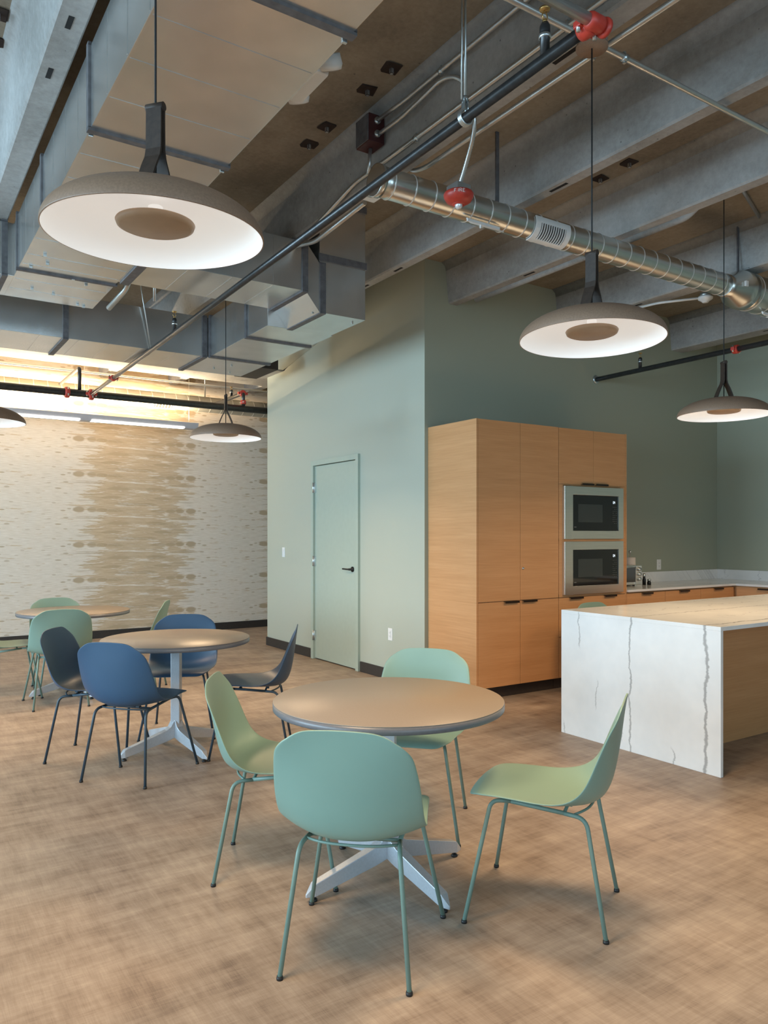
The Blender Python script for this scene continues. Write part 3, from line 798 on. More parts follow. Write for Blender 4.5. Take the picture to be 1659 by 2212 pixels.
# ------------------------------------------------------------------ rectangular ducts
ZA, ZD = 3.137, 3.003
def flange(bm, axis, p, a0, a1, z0, z1, w=.018, e=.012):
    """sealed joint band around a duct; axis = run direction"""
    if axis == 'Y':
        box(bm, a0 - e, a1 + e, p - w, p + w, z0 - e, z0 + .002); box(bm, a0 - e, a0 + .002, p - w, p + w, z0, z1); box(bm, a1 - .002, a1 + e, p - w, p + w, z0, z1)
        box(bm, a0 - e, a1 + e, p - w, p + w, z1 - .002, z1 + e)
    else:
        box(bm, p - w, p + w, a0 - e, a1 + e, z0 - e, z0 + .002); box(bm, p - w, p + w, a0 - e, a0 + .002, z0, z1); box(bm, p - w, p + w, a1 - .002, a1 + e, z0, z1)
        box(bm, p - w, p + w, a0 - e, a1 + e, z1 - .002, z1 + e)
def creases(bm, axis, ps, a0, a1, z0, z1, w=.0025, e=.0018):
    for p in ps:
        if axis == 'Y':
            box(bm, a0 + .01, a1 - .01, p - w, p + w, z0 - e, z0 + .001); box(bm, a0 - e, a0 + .001, p - w, p + w, z0 + .01, z1 - .01)
        else:
            box(bm, p - w, p + w, a0 + .01, a1 - .01, z0 - e, z0 + .001); box(bm, p - w, p + w, a0 - e, a0 + .001, z0 + .01, z1 - .01)
AX0, AX1, AZ1 = .757, 1.377, 3.492
t = thing('rectangular_duct', 'wide rectangular sheet-metal duct crossing the upper left above the big lamp', 'duct', (1.07, 3, ZA))
bm = B(); box(bm, AX0, AX1, -2.5, 6.20, ZA, AZ1, .002); box(bm, XL + .3, AX0 + .001, 5.70, 6.20, ZA, AZ1, .002)
creases(bm, 'Y', [-.6, -.3, .3, .6, .9, 1.45, 1.75, 2.05, 2.58, 2.86, 3.16, 3.70, 3.98, 4.3, 4.9, 5.2, 5.40, 5.74, 5.98], AX0, AX1, ZA, AZ1); obj('trunk', bm, 'galv', t)
for p in (-1.16, -.01, 1.145, 2.30, 3.455, 4.61): bm = B(); flange(bm, 'Y', p, AX0, AX1, ZA, AZ1); obj('joint_flange', bm, 'sealant', t)
bm = B(); flange(bm, 'Y', 5.52, AX0, AX1, ZA, AZ1, .014); obj('joint_flange', bm, 'sealant', t)
bm = B(); flange(bm, 'X', .70, 5.70, 6.20, ZA, AZ1); obj('joint_flange', bm, 'sealant', t)
if 0: creases(bm, 'Y', [-.6, -.3, .3, .6, .9, 1.45, 1.75, 2.05, 2.58, 2.86, 3.16, 3.70, 3.98, 4.3, 4.9, 5.2, 5.40, 5.74, 5.98], AX0, AX1, ZA, AZ1)
for x, y in [(AX0 + .01, 2.335), (AX1 - .01, 2.335), (AX0 + .01, 3.49), (AX1 - .01, 3.49), (AX0 + .02, 4.65), (AX1 - .02, 4.65), (.86, 5.15), (.90, 5.30), (.82, 5.42), (1.10, 5.52), (1.2, 5.60), (.9, 5.9), (1.05, 5.95), (1.25, 6.12), (1.3, 6.15)]:
    bm = B(); box(bm, x - .010, x + .010, y - .006, y + .006, ZA - .016, ZA, .002); obj('duct_screw', bm, 'bolt', t)
# branch, step and riser
t = thing('duct_branch', 'sheet-metal duct branch stepping down and rising into the ceiling by the sage wall', 'duct', (2.4, 5.2, ZD))
CY0, CY1 = 4.905, 5.435
bm = B(); box(bm, AX1 + .001, 2.555, CY0, CY1, ZA, AZ1 - .002, .002)
hexa(bm, [(2.555, CY0, ZA), (2.555, CY1, ZA), (2.665, CY1, ZD), (2.665, CY0, ZD), (2.555, CY0, AZ1 - .002), (2.555, CY1, AZ1 - .002), (2.665, CY1, 3.36), (2.665, CY0, 3.36)])
creases(bm, 'X', [1.7, 2.0, 2.3], CY0, CY1, ZA, AZ1 - .004)
obj('branch', bm, 'galv', t)
bm = B(); box(bm, 2.665, 3.055, CY0, CY1 + .001, ZD, 3.85, .002); obj('riser', bm, 'galv', t)
bm = B(); box(bm, 2.50, 3.075, CY1, 7.34, ZD, 3.36, .002); box(bm, XL + .3, 2.501, 6.695, 7.34, ZD, 3.36, .002)
creases(bm, 'X', [.8, 1.08, 1.38, 1.62, 1.9, 2.2, .5], 6.695, 7.34, ZD, 3.36); obj('rear_trunk', bm, 'galv', t)
FL = [('X', 2.545, CY0, CY1, ZA, AZ1 - .002, .022), ('X', 2.69, CY0, CY1, ZD, 3.36, .024, .008), ('X', 1.42, CY0, CY1, ZA, AZ1 - .002, .03),
      ('Y', 5.845, 2.50, 3.075, ZD, 3.36, .02), ('Y', 6.66, 2.50, 3.075, ZD, 3.36, .02)] + [('X', p, 6.695, 7.34, ZD, 3.36, .022) for p in (1.275, 2.455, .1)]
for f_ in FL: bm = B(); flange(bm, *f_); obj('joint_flange', bm, 'sealant', t)
for z in (3.38, 3.80): bm = B(); box(bm, 2.66, 3.062, CY0 - .012, CY0 + .002, z, z + .05); obj('joint_flange', bm, 'sealant', t)
for (x, y) in [(2.62, CY0 + .02), (3.0, CY0 + .1), (2.7, 7.1), (2.9, 7.2), (2.8, 6.9)]:
    bm = B(); box(bm, x - .008, x + .008, y - .006, y + .006, ZD - .012, ZD, .002); obj('duct_screw', bm, 'bolt', t)
# sloped duct meeting the sage wall
bm = B(); hexa(bm, [(3.30, 7.15, 3.60), (XD - .002, 7.15, 3.60), (XD - .002, 8.42, 3.38), (3.30, 8.42, 3.38), (3.30, 7.15, ZS - .02), (XD - .002, 7.15, ZS - .02), (XD - .002, 8.42, ZS - .02), (3.30, 8.42, ZS - .02)])
tag(obj('wall_duct', bm, 'galv', origin=(3.7, 7.8, 3.4), bevel=.003), 'short dark duct meeting the top of the sage wall left of the door', 'duct')
bm = B(); box(bm, 3.46, 3.74, 7.85, 8.452, 3.24, 3.375, .004)
tag(obj('insulated_duct_end', bm, 'kraft', origin=(3.4, 7.8, 3.16)), 'black insulated duct end above the far side of the sage wall', 'duct')
# hanger strap and rods near the ducts
for (pts, r, nm, lab, mt) in [
        ([(1.49, 5.52, ZS), (1.49, 5.54, 3.30), (1.49, 5.62, 3.17), (1.42, 5.88, 3.07)], .020, 'flexible_conduit', 'short bent grey flexible conduit hanging beside the duct gap', 'conduit'),
        ([(1.80, 6.60, ZS), (1.965, 6.672, 2.998)], .0045, 'hanger_rod', 'thin threaded rod holding the sprinkler pipe near the far wall', 'conduit'),
        ([(1.93, 6.45, ZS), (1.93, 6.45, 3.35)], .012, 'duct_strap', 'grey metal strap hanging in the gap between the ducts', 'conduit')]:
    bm = B(); tube(bm, pts, r, 10, .12 if len(pts) > 2 else 0)
    tag(obj(nm, bm, mt, origin=pts[-1]), lab, nm.replace('_', ' '))

# ------------------------------------------------------------------ spiral ducts
def spiral(bm, axis, c, a0, a1, r, pitch=.14, seg=56, ridge=.0040, w=.0042):
    """ridged round duct, c = the other two coordinates"""
    prof = [(0, a0), (r, a0)]
    p = a0 + pitch*.5
    while p < a1 - pitch*.3:
        prof += [(r, p - w - .003), (r, p - w), (r + ridge, p), (r, p + w), (r, p + w + .003)]; p += pitch
    prof += [(r, a1), (0, a1)]
    prof = [(rr, z) for rr, z in prof]
    b2 = B(); lathe(b2, prof, seg, (0, 0, 0), axis='X')
    for f in b2.faces:
        if len(f.verts) == 4:
            cc = f.calc_center_median(); f.material_index = 1 if math.hypot(cc.y, cc.z) > r*math.cos(PI/seg) + ridge*.25 else 0
    me = bpy.data.meshes.new('tmp'); bmesh.ops.translate(b2, vec=(0, c[0], c[1]), verts=b2.verts); b2.to_mesh(me); b2.free(); bm.from_mesh(me); bpy.data.meshes.remove(me)
SY, SZ, SR = 3.560, 3.345, .082
t = thing('spiral_duct', 'long shiny round spiral duct crossing below the concrete joists on the right', 'duct', (4.6, SY, SZ))
bm = B(); spiral(bm, 'X', (SY, SZ), 2.30, 5.545, SR); obj('small_pipe', bm, ['spiral', 'seam'], t)
bm = B(); lathe(bm, [(SR, 5.52), (SR + .004, 5.52), (SR + .004, 5.58), (.145, 5.70), (.149, 5.74), (.149, 5.80), (.142, 5.80)], 56, (0, SY, SZ), axis='X'); obj('reducer', bm, 'spiral', t, smooth=False)
bm = B(); spiral(bm, 'X', (SY, SZ), 5.78, XR - .01, .143, .16); obj('large_pipe', bm, ['spiral', 'seam'], t)
bm = B(); lathe(bm, [(SR, 2.28), (SR + .006, 2.28), (SR + .006, 2.315), (SR, 2.315)], 56, (0, SY, SZ), axis='X'); obj('end_collar', bm, 'spiral', t)
bm = B(); box(bm, 5.625, 5.655, SY - .128, SY - .110, SZ - .02, SZ + .02); obj('duct_sticker', bm, 'white', t)
def register(name, x0, x1, r, a0, a1, label, yc, zc, n=11):
    """curved grille wrapped on a round duct; angles measured from straight down towards the camera side"""
    t = thing(name, label, 'air register', ((x0 + x1)/2, yc, zc - r))
    def cur(bm, xa, xb, aa, ab, ri, ro, k=10):
        q = []
        for i in range(k + 1):
            a = aa + (ab - aa)*i/k
            q.append([bm.verts.new((x, yc - rr*math.sin(a), zc - rr*math.cos(a))) for x in (xa, xb) for rr in (ri, ro)])
        for A, Bq in zip(q, q[1:]):
            for (i, j) in ((0, 1), (1, 3), (3, 2), (2, 0)): bm.faces.new((A[i], A[j], Bq[j], Bq[i]))
        bm.faces.new((q[0][0], q[0][1], q[0][3], q[0][2])); bm.faces.new((q[-1][0], q[-1][1], q[-1][3], q[-1][2]))
    fx = (x1 - x0)*.14; fa = (a1 - a0)*.22
    bm = B()
    cur(bm, x0, x0 + fx, a0, a1, r, r + .006); cur(bm, x1 - fx, x1, a0, a1, r, r + .006)
    cur(bm, x0 + fx, x1 - fx, a0, a0 + fa, r, r + .006); cur(bm, x0 + fx, x1 - fx, a1 - fa, a1, r, r + .006)
    obj('frame', bm, 'white', t)
    bm = B(); cur(bm, x0 + fx, x1 - fx, a0 + fa, a1 - fa, r, r + .002); obj('dark_opening', bm, 'hole', t)
    step = (x1 - x0 - 2*fx)/n
    for i in range(n):
        xx = x0 + fx + (i + .35)*step
        bm = B(); cur(bm, xx, xx + step*.28, a0 + fa, a1 - fa, r + .002, r + .009); obj('louver', bm, 'white', t)
register('duct_register', 3.42, 3.725, SR + .003, math.radians(-4), math.radians(116), 'white louvred air register wrapped on the shiny spiral duct', SY, SZ)
register('duct_register', 6.16, 6.66, .146, math.radians(-10), math.radians(100), 'white air register on the wide spiral duct at the right picture edge', SY, SZ)
# white linkage rods under the ducts
for x0, x1, z in [(2.89, 3.18, SZ - SR - .026), (5.97, 6.47, SZ - .143 - .025)]:
    bm = B(); tube(bm, [(x0, SY - .05, z + .02), (x0 + .03, SY - .05, z), (x1, SY - .05, z)], .005, 8, .01); box(bm, x0, x1 - .04, SY - .062, SY - .050, z, z + .016)
    box(bm, x0 + .1, x0 + .106, SY - .06, SY - .05, z - .02, z + .004)
    tag(obj('damper_rod', bm, 'white', origin=(x0, SY, z)), 'white damper rod under the %s' % ('left end of the shiny spiral duct' if x0 < 4 else 'wide spiral duct at the right edge'), 'damper rod')
FYY, FZZ = 10.2, 3.185
t = thing('spiral_duct', 'round spiral duct high along the wallpapered far wall', 'duct', (2, FYY, FZZ))
bm = B(); spiral(bm, 'X', (FYY, FZZ), XL + .2, 6.1, .105, .16); obj('pipe', bm, ['dullspiral', 'seam'], t)
register('duct_register', 2.98, 3.32, .108, math.radians(5), math.radians(75), 'white register on the spiral duct along the wallpapered wall', FYY, FZZ, 6)
for x in (3.75,):
    bm = B(); tube(bm, [(x, FYY, FZZ + .1), (x, FYY, ZS)], .010, 8); tag(obj('duct_hanger', bm, 'conduit', origin=(x, FYY, FZZ + .1)), 'metal hanger of the spiral duct at the far wall', 'hanger')
bm = B(); box(bm, 3.165, 3.190, SY + .0, SY + .01, SZ + .07, ZS); tag(obj('duct_hanger', bm, 'sealant', origin=(3.17, SY, SZ)), 'dark strap hanger of the shiny spiral duct near the fire alarm', 'hanger')
bm = B(); box(bm, 5.715, 5.735, SY + .0, SY + .01, SZ + .13, ZS); tag(obj('duct_hanger', bm, 'sealant', origin=(5.72, SY, SZ)), 'grey strap hanger above the duct reducer on the right', 'hanger')

# ------------------------------------------------------------------ sprinkler pipes
P0, P1 = Vector((1.940, 1.735, 3.052)), Vector((1.966, 8.92, 2.950))
MY, MZ = 8.96, 2.955
def coupling(parent, p, ax, r, name='coupling'):
    """grooved coupling: ring with two bolt lugs"""
    ax = Vector(ax).normalized(); up = Vector((0, 0, 1)) if abs(ax.z) < .9 else Vector((1, 0, 0)); s_ = ax.cross(up).normalized(); up = s_.cross(ax)
    p = Vector(p); bm = B()
    prof = [(r*1.02, -.024), (r*1.35, -.024), (r*1.45, -.012), (r*1.45, .012), (r*1.35, .024), (r*1.02, .024)]
    lathe(bm, prof, 24)
    for k in (-1, 1):
        box(bm, k*r*1.75 - r*.5, k*r*1.75 + r*.5, -r*.55, r*.55, -.016, .016, .004)
        lathe(bm, [(0, -r*1.1), (.007, -r*1.1), (.007, r*1.1), (0, r*1.1)], 8, (k*r*1.85, 0, 0), mi=1, axis='Y')
    m = Matrix((s_, up, ax)).transposed().to_4x4(); m.translation = p
    bmesh.ops.transform(bm, matrix=m, verts=bm.verts)
    return obj(name, bm, ['red', 'bolt'], parent)
def sprinkler(parent, p, h_, label):
    x, y, z = p
    bm = B(); lathe(bm, [(0, 0), (.017, 0), (.017, h_*.36), (.020, h_*.38), (.020, h_*.44), (.016, h_*.46), (.019, h_*.5), (.019, h_*.62), (.013, h_*.7), (0, h_*.7)], 16, p); t = obj('sprinkler_head', bm, 'blackpipe', parent)
    bm = B(); lathe(bm, [(.0175, h_*.37), (.0215, h_*.38), (.0215, h_*.45), (.0175, h_*.46)], 16, p); obj('thread_tape', bm, 'bolt', t)
    bm = B()
    lathe(bm, [(0, h_*.70), (.009, h_*.70), (.009, h_*.76), (0, h_*.76)], 12, p)
    for s_ in (-1, 1): tube(bm, [(x + s_*.006, y, z + h_*.75), (x + s_*.013, y, z + h_*.84), (x + s_*.004, y, z + h_*.95)], .0022, 6)
    lathe(bm, [(0, h_*.94), (.018, h_*.96), (.020, h_), (0, h_*.985)], 16, p); obj('deflector_head', bm, 'brass', t)
t = thing('sprinkler_pipe', 'black sprinkler pipe running diagonally from the red elbow towards the far wall', 'pipe', tuple(P0))
bm = B(); tube(bm, [P0, P1], .0205, 20); obj('pipe', bm, 'blackpipe', t)
coupling(t, P0 + Vector((0, .005, 0)), (0, 1, 0), .021)
bm = B(); lathe(bm, [(0, -.034), (.022, -.034), (.028, -.022), (.028, .022), (.022, .034), (0, .034)], 20, (P0.x + .0, P0.y - .03, P0.z), axis='X'); lathe(bm, [(.018, .036), (.031, .040), (.031, .052), (.024, .056)], 16, (P0.x, P0.y - .03, P0.z), axis='X'); obj('elbow', bm, 'red', t)
bm = B(); tube(bm, [(P0.x, P0.y - .03, P0.z), (-1.5, P0.y - .03, P0.z + .02)], .019, 18); obj('cross_pipe', bm, 'conduit', t)
coupling(t, P0.lerp(P1, .8635), (0, 1, 0), .021)
sprinkler(t, (1.941, 1.93, 3.058), .17, 'upright brass sprinkler head near the red elbow at top right')
sprinkler(t, (1.964, 6.03, 3.000), .17, 'upright sprinkler head on the pipe in front of the rear duct')
t = thing('sprinkler_main', 'thick dark sprinkler main along the wallpapered far wall', 'pipe', (2, MY, MZ))
bm = B(); tube(bm, [(XL + .1, MY, MZ - .008), (6.1, MY, MZ + .008)], .041, 24); obj('pipe', bm, 'blackpipe', t)
coupling(t, (1.72, MY, MZ), (1, 0, 0), .042)
coupling(t, (1.975, MY, MZ), (1, 0, 0), .043)
coupling(t, (1.966, MY - .055, MZ - .002), (0, 1, 0), .026)
bm = B(); tube(bm, [(1.851, MY, MZ + .03), (1.851, MY, MZ + .285), (1.851, 10.05, MZ + .285)], .020, 14, .04); obj('branch_pipe', bm, 'blackpipe', t)
bm = B(); tube(bm, [(3.79, MY, MZ + .03), (3.79, MY, MZ + .20), (3.79, 10.0, MZ + .20)], .023, 14, .04); obj('branch_pipe', bm, 'blackpipe', t)
coupling(t, (3.79, MY, MZ + .085), (0, 0, 1), .025); coupling(t, (3.79, MY + .02, MZ + .20), (0, 1, 0), .028)
sprinkler(t, (3.79, 9.35, MZ + .22), .12, 'small sprinkler head above the main pipe by the far wall')
# second black pipe, right
t = thing('sprinkler_pipe', 'black sprinkler pipe ending at the kitchen wall, on the right', 'pipe', (6.33, 4, 3.03))
bm = B(); tube(bm, [(6.33, YK - .001, 3.03), (6.33, -1.5, 3.03)], .024, 18); obj('pipe', bm, 'blackpipe', t)
bm = B(); lathe(bm, [(.024, 0), (.047, 0), (.043, -.010), (.026, -.012)], 28, (6.33, YK - .001, 3.03), axis='Y'); obj('escutcheon', bm, 'bolt', t)
coupling(t, (6.33, 3.96, 3.03), (0, 1, 0), .027)
bm = B(); tube(bm, [(6.33, 2.1, 3.05), (6.33, 2.1, ZS)], .005, 8); obj('hanger_rod', bm, 'bolt', t)
sprinkler(t, (6.33, 4.983, 3.05), .15, 'sprinkler head on the black pipe below the second big lamp')
# hangers for the first pipe
hp = P0.lerp(P1, .088)
t = thing('pipe_hanger', 'zinc clevis hanger and long rod carrying the black sprinkler pipe', 'hanger', tuple(hp))
bm = B(); tube(bm, [(hp.x, hp.y, hp.z + .07), (hp.x, hp.y, ZS)], .005, 8); tube(bm, [(hp.x - .018, hp.y, hp.z + .07), (hp.x - .018, hp.y, ZS)], .0035, 8); obj('rod', bm, 'bolt', t)
bm = B()
pts = [(hp.x + .029*math.sin(a), hp.y, hp.z - .029*math.cos(a) + .002) for a in [PI*k/10 for k in range(-9, 10)]]
pts = [(hp.x - .008, hp.y, hp.z + .072)] + pts + [(hp.x + .008, hp.y, hp.z + .072)]
for dy in (-.008, 0, .008): tube(bm, [(a, b_ + dy, c) for a, b_, c in pts], .0042, 8)
lathe(bm, [(0, 0), (.012, 0), (.012, .02), (0, .02)], 8, (hp.x, hp.y, hp.z + .066)); obj('clevis', bm, 'bolt', t)

# ------------------------------------------------------------------ conduits, boxes
def conduit(name, pts, r, label, mt='conduit', rad=.06, clips=(), cat='conduit', ribs=0):
    t = thing(name, label, cat, tuple(pts[0]))
    bm = B(); tube(bm, pts, r, 12, rad, ribs=ribs); obj('tube', bm, mt, t)
    for c, ax in clips:
        bm = B()
        if ax == 'Y': lathe(bm, [(r, -.012), (r + .004, -.012), (r + .004, .012), (r, .012)], 14, c, axis='Y')
        else: lathe(bm, [(r, -.012), (r + .004, -.012), (r + .004, .012), (r, .012)], 14, c, axis='X')
        box(bm, c[0] - .006, c[0] + .006, c[1] - .006, c[1] + .006, c[2] - r - .012, c[2] + r + .012); obj('clip', bm, 'bolt', t)
    return t
conduit('steel_conduit', [(-2.5, 2.225, 3.475), (XR - .02, 2.225, 3.475)], .0135, 'long straight steel conduit crossing the joists past the octagonal box', rad=0, clips=[((2.72, 2.225, 3.475), 'X')])
conduit('steel_conduit', [(2.400, -1.0, 3.765), (2.400, 3.45, 3.765), (2.385, 3.68, 3.765)], .0125, 'upper steel conduit ending at the dark red box', clips=[((2.400, 3.12, 3.765), 'Y')])
conduit('steel_conduit', [(2.445, .2, 3.555), (2.445, 4.05, 3.555), (2.40, 4.45, 3.43), (2.40, 4.8, 3.40)], .0125, 'steel conduit alongside the black pipe, above it on the joist side', clips=[((2.445, 3.4, 3.555), 'Y'), ((2.445, 2.3, 3.555), 'Y')])
conduit('steel_conduit', [(2.606, -.5, 3.488), (2.606, 3.55, 3.488), (2.606, 3.70, 3.53), (2.606, 3.73, ZS)], .0125, 'bright steel conduit along the joist bottom right of the black pipe', clips=[((2.606, 2.30, 3.488), 'Y')], rad=.1)
conduit('painted_conduit', [(2.52, 4.05, 3.455), (2.52, 4.7, 3.42), (2.30, 5.5, 3.50)], .016, 'pale conduit beside the black pipe near the duct riser')
conduit('plastic_pipe', [(4.475, 3.75, 3.50), (4.475, 5.3, 3.50)], .026, 'beige plastic pipe along the second joist, above the oak cabinet', 'concrete', rad=0)
conduit('plastic_pipe', [(4.475, 3.05, 3.56), (4.475, 3.15, 3.50), (4.475, 3.74, 3.50)], .026, 'beige plastic pipe elbow along the second joist, right of the spiral duct', 'concrete', rad=.05)
conduit('white_conduit', [(5.80, 4.75, 3.475), (5.84, 4.4, 3.47), (6.03, 4.10, 3.47)], .011, 'white conduit leading to the smoke detector', 'white')
conduit('steel_conduit', [(4.57, 2.958, 3.845), (5.68, 3.362, 3.845)], .0125, 'slanting steel conduit under the slab at the right picture edge')
conduit('white_conduit', [(XL + .3, 9.55, 3.30), (6.0, 9.55, 3.33)], .012, 'white conduit running along the girder above the far wall', 'white', rad=0)
# smoke detector
t = thing('smoke_detector', 'round white smoke detector below the joist by the spiral duct reducer', 'smoke detector', (6.06, 4.08, 3.44))
bm = B(); lathe(bm, [(0, 0), (.030, 0), (.034, .006), (.060, .022), (.064, .036), (.060, .046), (0, .046)], 36, (6.06, 4.08, 3.435)); obj('housing', bm, 'white', t)
bm = B(); lathe(bm, [(0, -.006), (.024, -.006), (.028, 0), (0, 0)], 24, (6.06, 4.08, 3.435)); obj('sensor_cap', bm, 'white', t)
bm = B(); lathe(bm, [(0, .046), (.045, .046), (.045, .075), (0, .075)], 24, (6.06, 4.08, 3.435)); obj('mounting_box', bm, 'conduit', t)
# octagonal junction box over lamp two
t = thing('junction_box', 'octagonal grey junction box holding the lamp canopy at top right', 'junction box', (2.505, 2.215, 3.44))
bm = B(); lathe(bm, [(0, 3.440), (.062, 3.440), (.062, 3.50), (0, 3.50)], 8, (2.505, 2.215, 0)); obj('box', bm, 'conduit', t)
# dark red fire alarm box on joist
t = thing('alarm_junction_box', 'dark red junction box on the joist side with conduits', 'junction box', (2.38, 3.80, 3.70))
bm = B(); box(bm, 2.33, 2.435, 3.70, 3.84, 3.64, 3.80, .004); obj('box', bm, 'darkred', t)
bm = B(); box(bm, 2.324, 2.331, 3.705, 3.835, 3.645, 3.795, .001); obj('cover', bm, 'sealant', t)
for y, z in [(3.69, 3.765), (3.69, 3.69)]:
    bm = B(); lathe(bm, [(0, 0), (.020, 0), (.020, .018), (0, .018)], 12, (2.385, y, z), axis='Y'); obj('connector', bm, 'bolt', t)
bm = B(); tube(bm, [(2.39, 3.78, 3.64), (2.39, 3.80, 3.50)], .011, 10); obj('lower_nipple', bm, 'conduit', t)
# flexible conduit to the fire alarm
fl = [(2.395, 3.68, 3.69), (2.40, 3.50, 3.685), (2.40, 3.30, 3.70), (2.41, 3.12, 3.73), (2.44, 3.02, 3.70), (2.50, 2.98, 3.60), (2.54, 3.02, 3.45), (2.575, 3.12, 3.36), (2.58, 3.20, 3.24)]
t = conduit('flexible_conduit', fl, .0125, 'ribbed flexible metal conduit arching down to the red fire alarm', 'conduit', rad=.08, ribs=.006)
# fire alarm
FX, FYc, FZ = 2.580, 3.20, 3.185
FS = 1.2
t = thing('fire_alarm', 'round red FIRE alarm strobe hanging below the black pipe', 'fire alarm', (FX, FYc, FZ))
bm = B(); box(bm, FX - .046, FX + .046, FYc - .046, FYc + .046, FZ + .022, FZ + .066, .002); obj('back_box', bm, 'bolt', t)
bm = B(); lathe(bm, [(0, -.034), (.036, -.034), (.066, -.018), (.079, .004), (.080, .018), (.075, .026), (0, .026)], 48, (FX, FYc, FZ)); body = obj('body', bm, 'red', t)
bm = B(); lathe(bm, [(0, -.058), (.010, -.058), (.019, -.050), (.021, -.036), (.021, -.030), (0, -.030)], 12, (FX, FYc, FZ)); obj('strobe_lens', bm, 'lens', t)
bm = B(); lathe(bm, [(.0, -.037), (.034, -.037), (.036, -.031), (.0, -.031)], 32, (FX, FYc, FZ)); obj('lens_collar', bm, 'red', t)
# FIRE lettering as raised strokes on the side of the body facing the room
LET = {'F': [((0, 0), (0, 1)), ((0, 1), (.6, 1)), ((0, .52), (.5, .52))], 'I': [((.12, 0), (.12, 1))],
       'R': [((0, 0), (0, 1)), ((0, 1), (.5, 1)), ((.5, 1), (.62, .78)), ((.62, .78), (.5, .52)), ((.5, .52), (0, .52)), ((.3, .52), (.65, 0))],
       'E': [((0, 0), (0, 1)), ((0, 1), (.6, 1)), ((0, .52), (.5, .52)), ((0, 0), (.6, 0))]}
bm = B()
d0 = math.atan2(-FYc, -FX) + .10           # direction of the lettered side in plan
hL = .019; xx = -.030
def onbody(u, v):
    a = d0 + u/.079; zz = .001 + v*.85
    rr = .079 + .0014 - (.018 - zz)*.05
    return Vector((FX + rr*math.cos(a), FYc + rr*math.sin(a), FZ + zz))
for ch in 'FIRE':
    for (a, b_) in LET[ch]:
        tube(bm, [onbody(xx + a[0]*hL, a[1]*hL), onbody(xx + b_[0]*hL, b_[1]*hL)], .0012, 6)
    xx += hL*(.95 if ch != 'I' else .48)
obj('fire_lettering', bm, 'white', t)
# emergency light by the duct
ex, ey, ez = 1.545, 2.93, 3.36
t = thing('emergency_light', 'white twin-lamp emergency light beside the big sheet-metal duct', 'emergency light', (ex, ey, ez))
bm = B(); box(bm, ex - .05, ex + .07, ey - .05, ey + .22, ez, ez + .10, .015); obj('housing', bm, 'white', t)
for y in (ey - .06, ey + .24):
    bm = B(); lathe(bm, [(0, 0), (.045, 0), (.052, .02), (.045, .06), (0, .06)], 28, (0, 0, 0)); lathe(bm, [(0, -.003), (.034, -.003), (.036, 0), (0, 0)], 24, mi=1)
    bmesh.ops.rotate(bm, cent=(0, 0, 0), matrix=Matrix.Rotation(.5, 3, 'X') @ Matrix.Rotation(-.4, 3, 'Y'), verts=bm.verts); bmesh.ops.translate(bm, vec=(ex + .07, y, ez + .02), verts=bm.verts)
    obj('lamp_head', bm, ['white', 'bright'], t)
bm = B(); box(bm, AX1 - .0, ex - .03, ey + .02, ey + .14, ez + .06, ez + .09); obj('bracket', bm, 'white', t)
# small occupancy sensor near the spiral duct end
t = thing('occupancy_sensor', 'small white ceiling sensor box at the left end of the spiral duct', 'sensor', (2.44, 3.87, 3.40))
bm = B(); box(bm, 2.39, 2.51, 3.80, 3.93, 3.405, 3.44, .004); obj('housing', bm, 'white', t)
bm = B(); lathe(bm, [(0, 0), (.022, .004), (.026, .014), (0, .014)], 24, (2.43, 3.84, 3.392)); obj('lens', bm, 'bright', t)

# ------------------------------------------------------------------ linear light along the wallpapered wall
LY = 9.95
t = thing('linear_light', 'long silver linear light fixture hung in front of the wallpapered wall', 'light fixture', (2.4, LY, 2.83))
bm = B()
hexa(bm, [(-1.2, LY - .03, 2.80), (3.55, LY - .03, 2.80), (3.55, LY + .12, 2.80), (-1.2, LY + .12, 2.80), (-1.2, LY - .06, 2.875), (3.55, LY - .06, 2.875), (3.55, LY + .14, 2.875), (-1.2, LY + .14, 2.875)])
obj('housing', bm, 'fixture', t)
for x0, x1 in [(-1.0, .1), (.95 - .1, 2.055), (2.19, 3.365)]:
    bm = B(); hexa(bm, [(x0, LY - .034, 2.797), (x1, LY - .034, 2.797), (x1, LY + .05, 2.797), (x0, LY + .05, 2.797), (x0, LY - .043, 2.815), (x1, LY - .043, 2.815), (x1, LY + .05, 2.815), (x0, LY + .05, 2.815)])
    obj('lens', bm, 'led', t)
for x in (.9, 2.12, 3.45):
    bm = B(); tube(bm, [(x, LY + .04, 2.87), (x, LY + .04, ZJ if x > 3 else ZS)], .002, 6); obj('cable', bm, 'conduit', t)

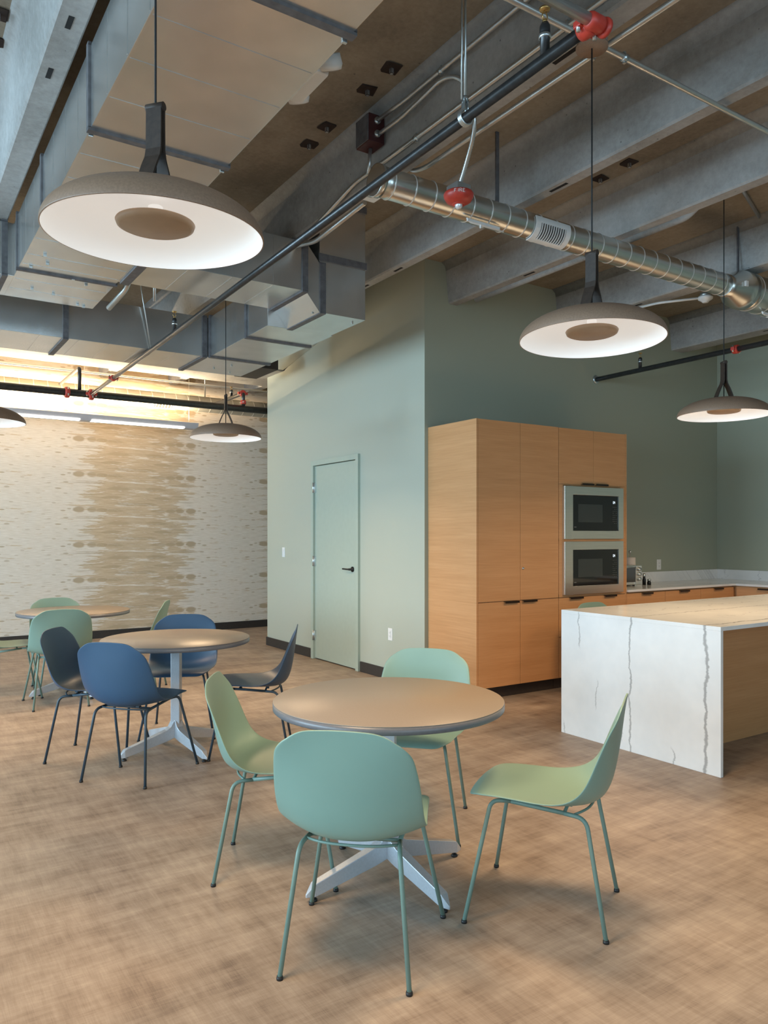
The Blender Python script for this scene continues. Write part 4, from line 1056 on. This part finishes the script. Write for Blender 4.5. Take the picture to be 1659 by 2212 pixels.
# ------------------------------------------------------------------ lights
def area(name, loc, rot, sx, sy, power, col, spread=None, shape='RECTANGLE'):
    d = bpy.data.lights.new(name, 'AREA'); d.shape = shape; d.size = sx
    if shape == 'RECTANGLE': d.size_y = sy
    d.energy = power; d.color = col
    if spread: d.spread = spread
    o = bpy.data.objects.new(name, d); o.location = loc; o.rotation_euler = rot; COL.objects.link(o); return o
DAY = (.52, .79, 1.0); WARM = (1.0, .70, .41)
PL, PBk, PP, PUP, PDN = 315, 66, 26.5, 105, 14
for i, (a, b_) in enumerate(WINL):
    area('daylight_left', (XL - T*.5, (a + b_)/2, 1.95), (0, -PI/2, 0), 2.5, b_ - a, PL*(.30, .55, 1.15, 1.5)[i], DAY)
for i, (a, b_) in enumerate(WINB):
    area('daylight_back', ((a + b_)/2, YB - T*.5, 1.85), (PI/2, 0, 0), b_ - a, 2.2, PBk, DAY)
for p in pend:  # the added unseen pendant gets its light here as well
    area('pendant_glow', (p[0], p[1], p[2] - .012), (0, 0, 0), .55, 0, PP*(1.0 if p[0] < 4 else .9), WARM, spread=math.radians(155), shape='DISK')
for x in (0, 1.45, 2.8):
    area('wall_wash_up', (x, LY + .04, 2.885), (PI, 0, 0), 1.15, .10, PUP, (1, .78, .50))
w = bpy.data.worlds.new('World'); scn.world = w; w.use_nodes = True
w.node_tree.nodes['Background'].inputs[0].default_value = (.70, .84, 1.0, 1); w.node_tree.nodes['Background'].inputs[1].default_value = .8

# ------------------------------------------------------------------ camera
cam = bpy.data.cameras.new('camera'); co = bpy.data.objects.new('camera', cam); COL.objects.link(co)
co.location = (0, 0, 1.39); co.rotation_euler = (PI/2, 0, -math.radians(33.32))
cam.sensor_fit = 'VERTICAL'; cam.sensor_height = 36; cam.lens = 36*1657/2212
cam.shift_y = (1155 - 1106)/2212; cam.shift_x = 0
cam.clip_start = .05; cam.clip_end = 100
scn.camera = co
vs = scn.view_settings; vs.view_transform = 'Standard'; vs.look = 'None'; vs.gamma = 1; vs.exposure = 0; vs.use_curve_mapping = False
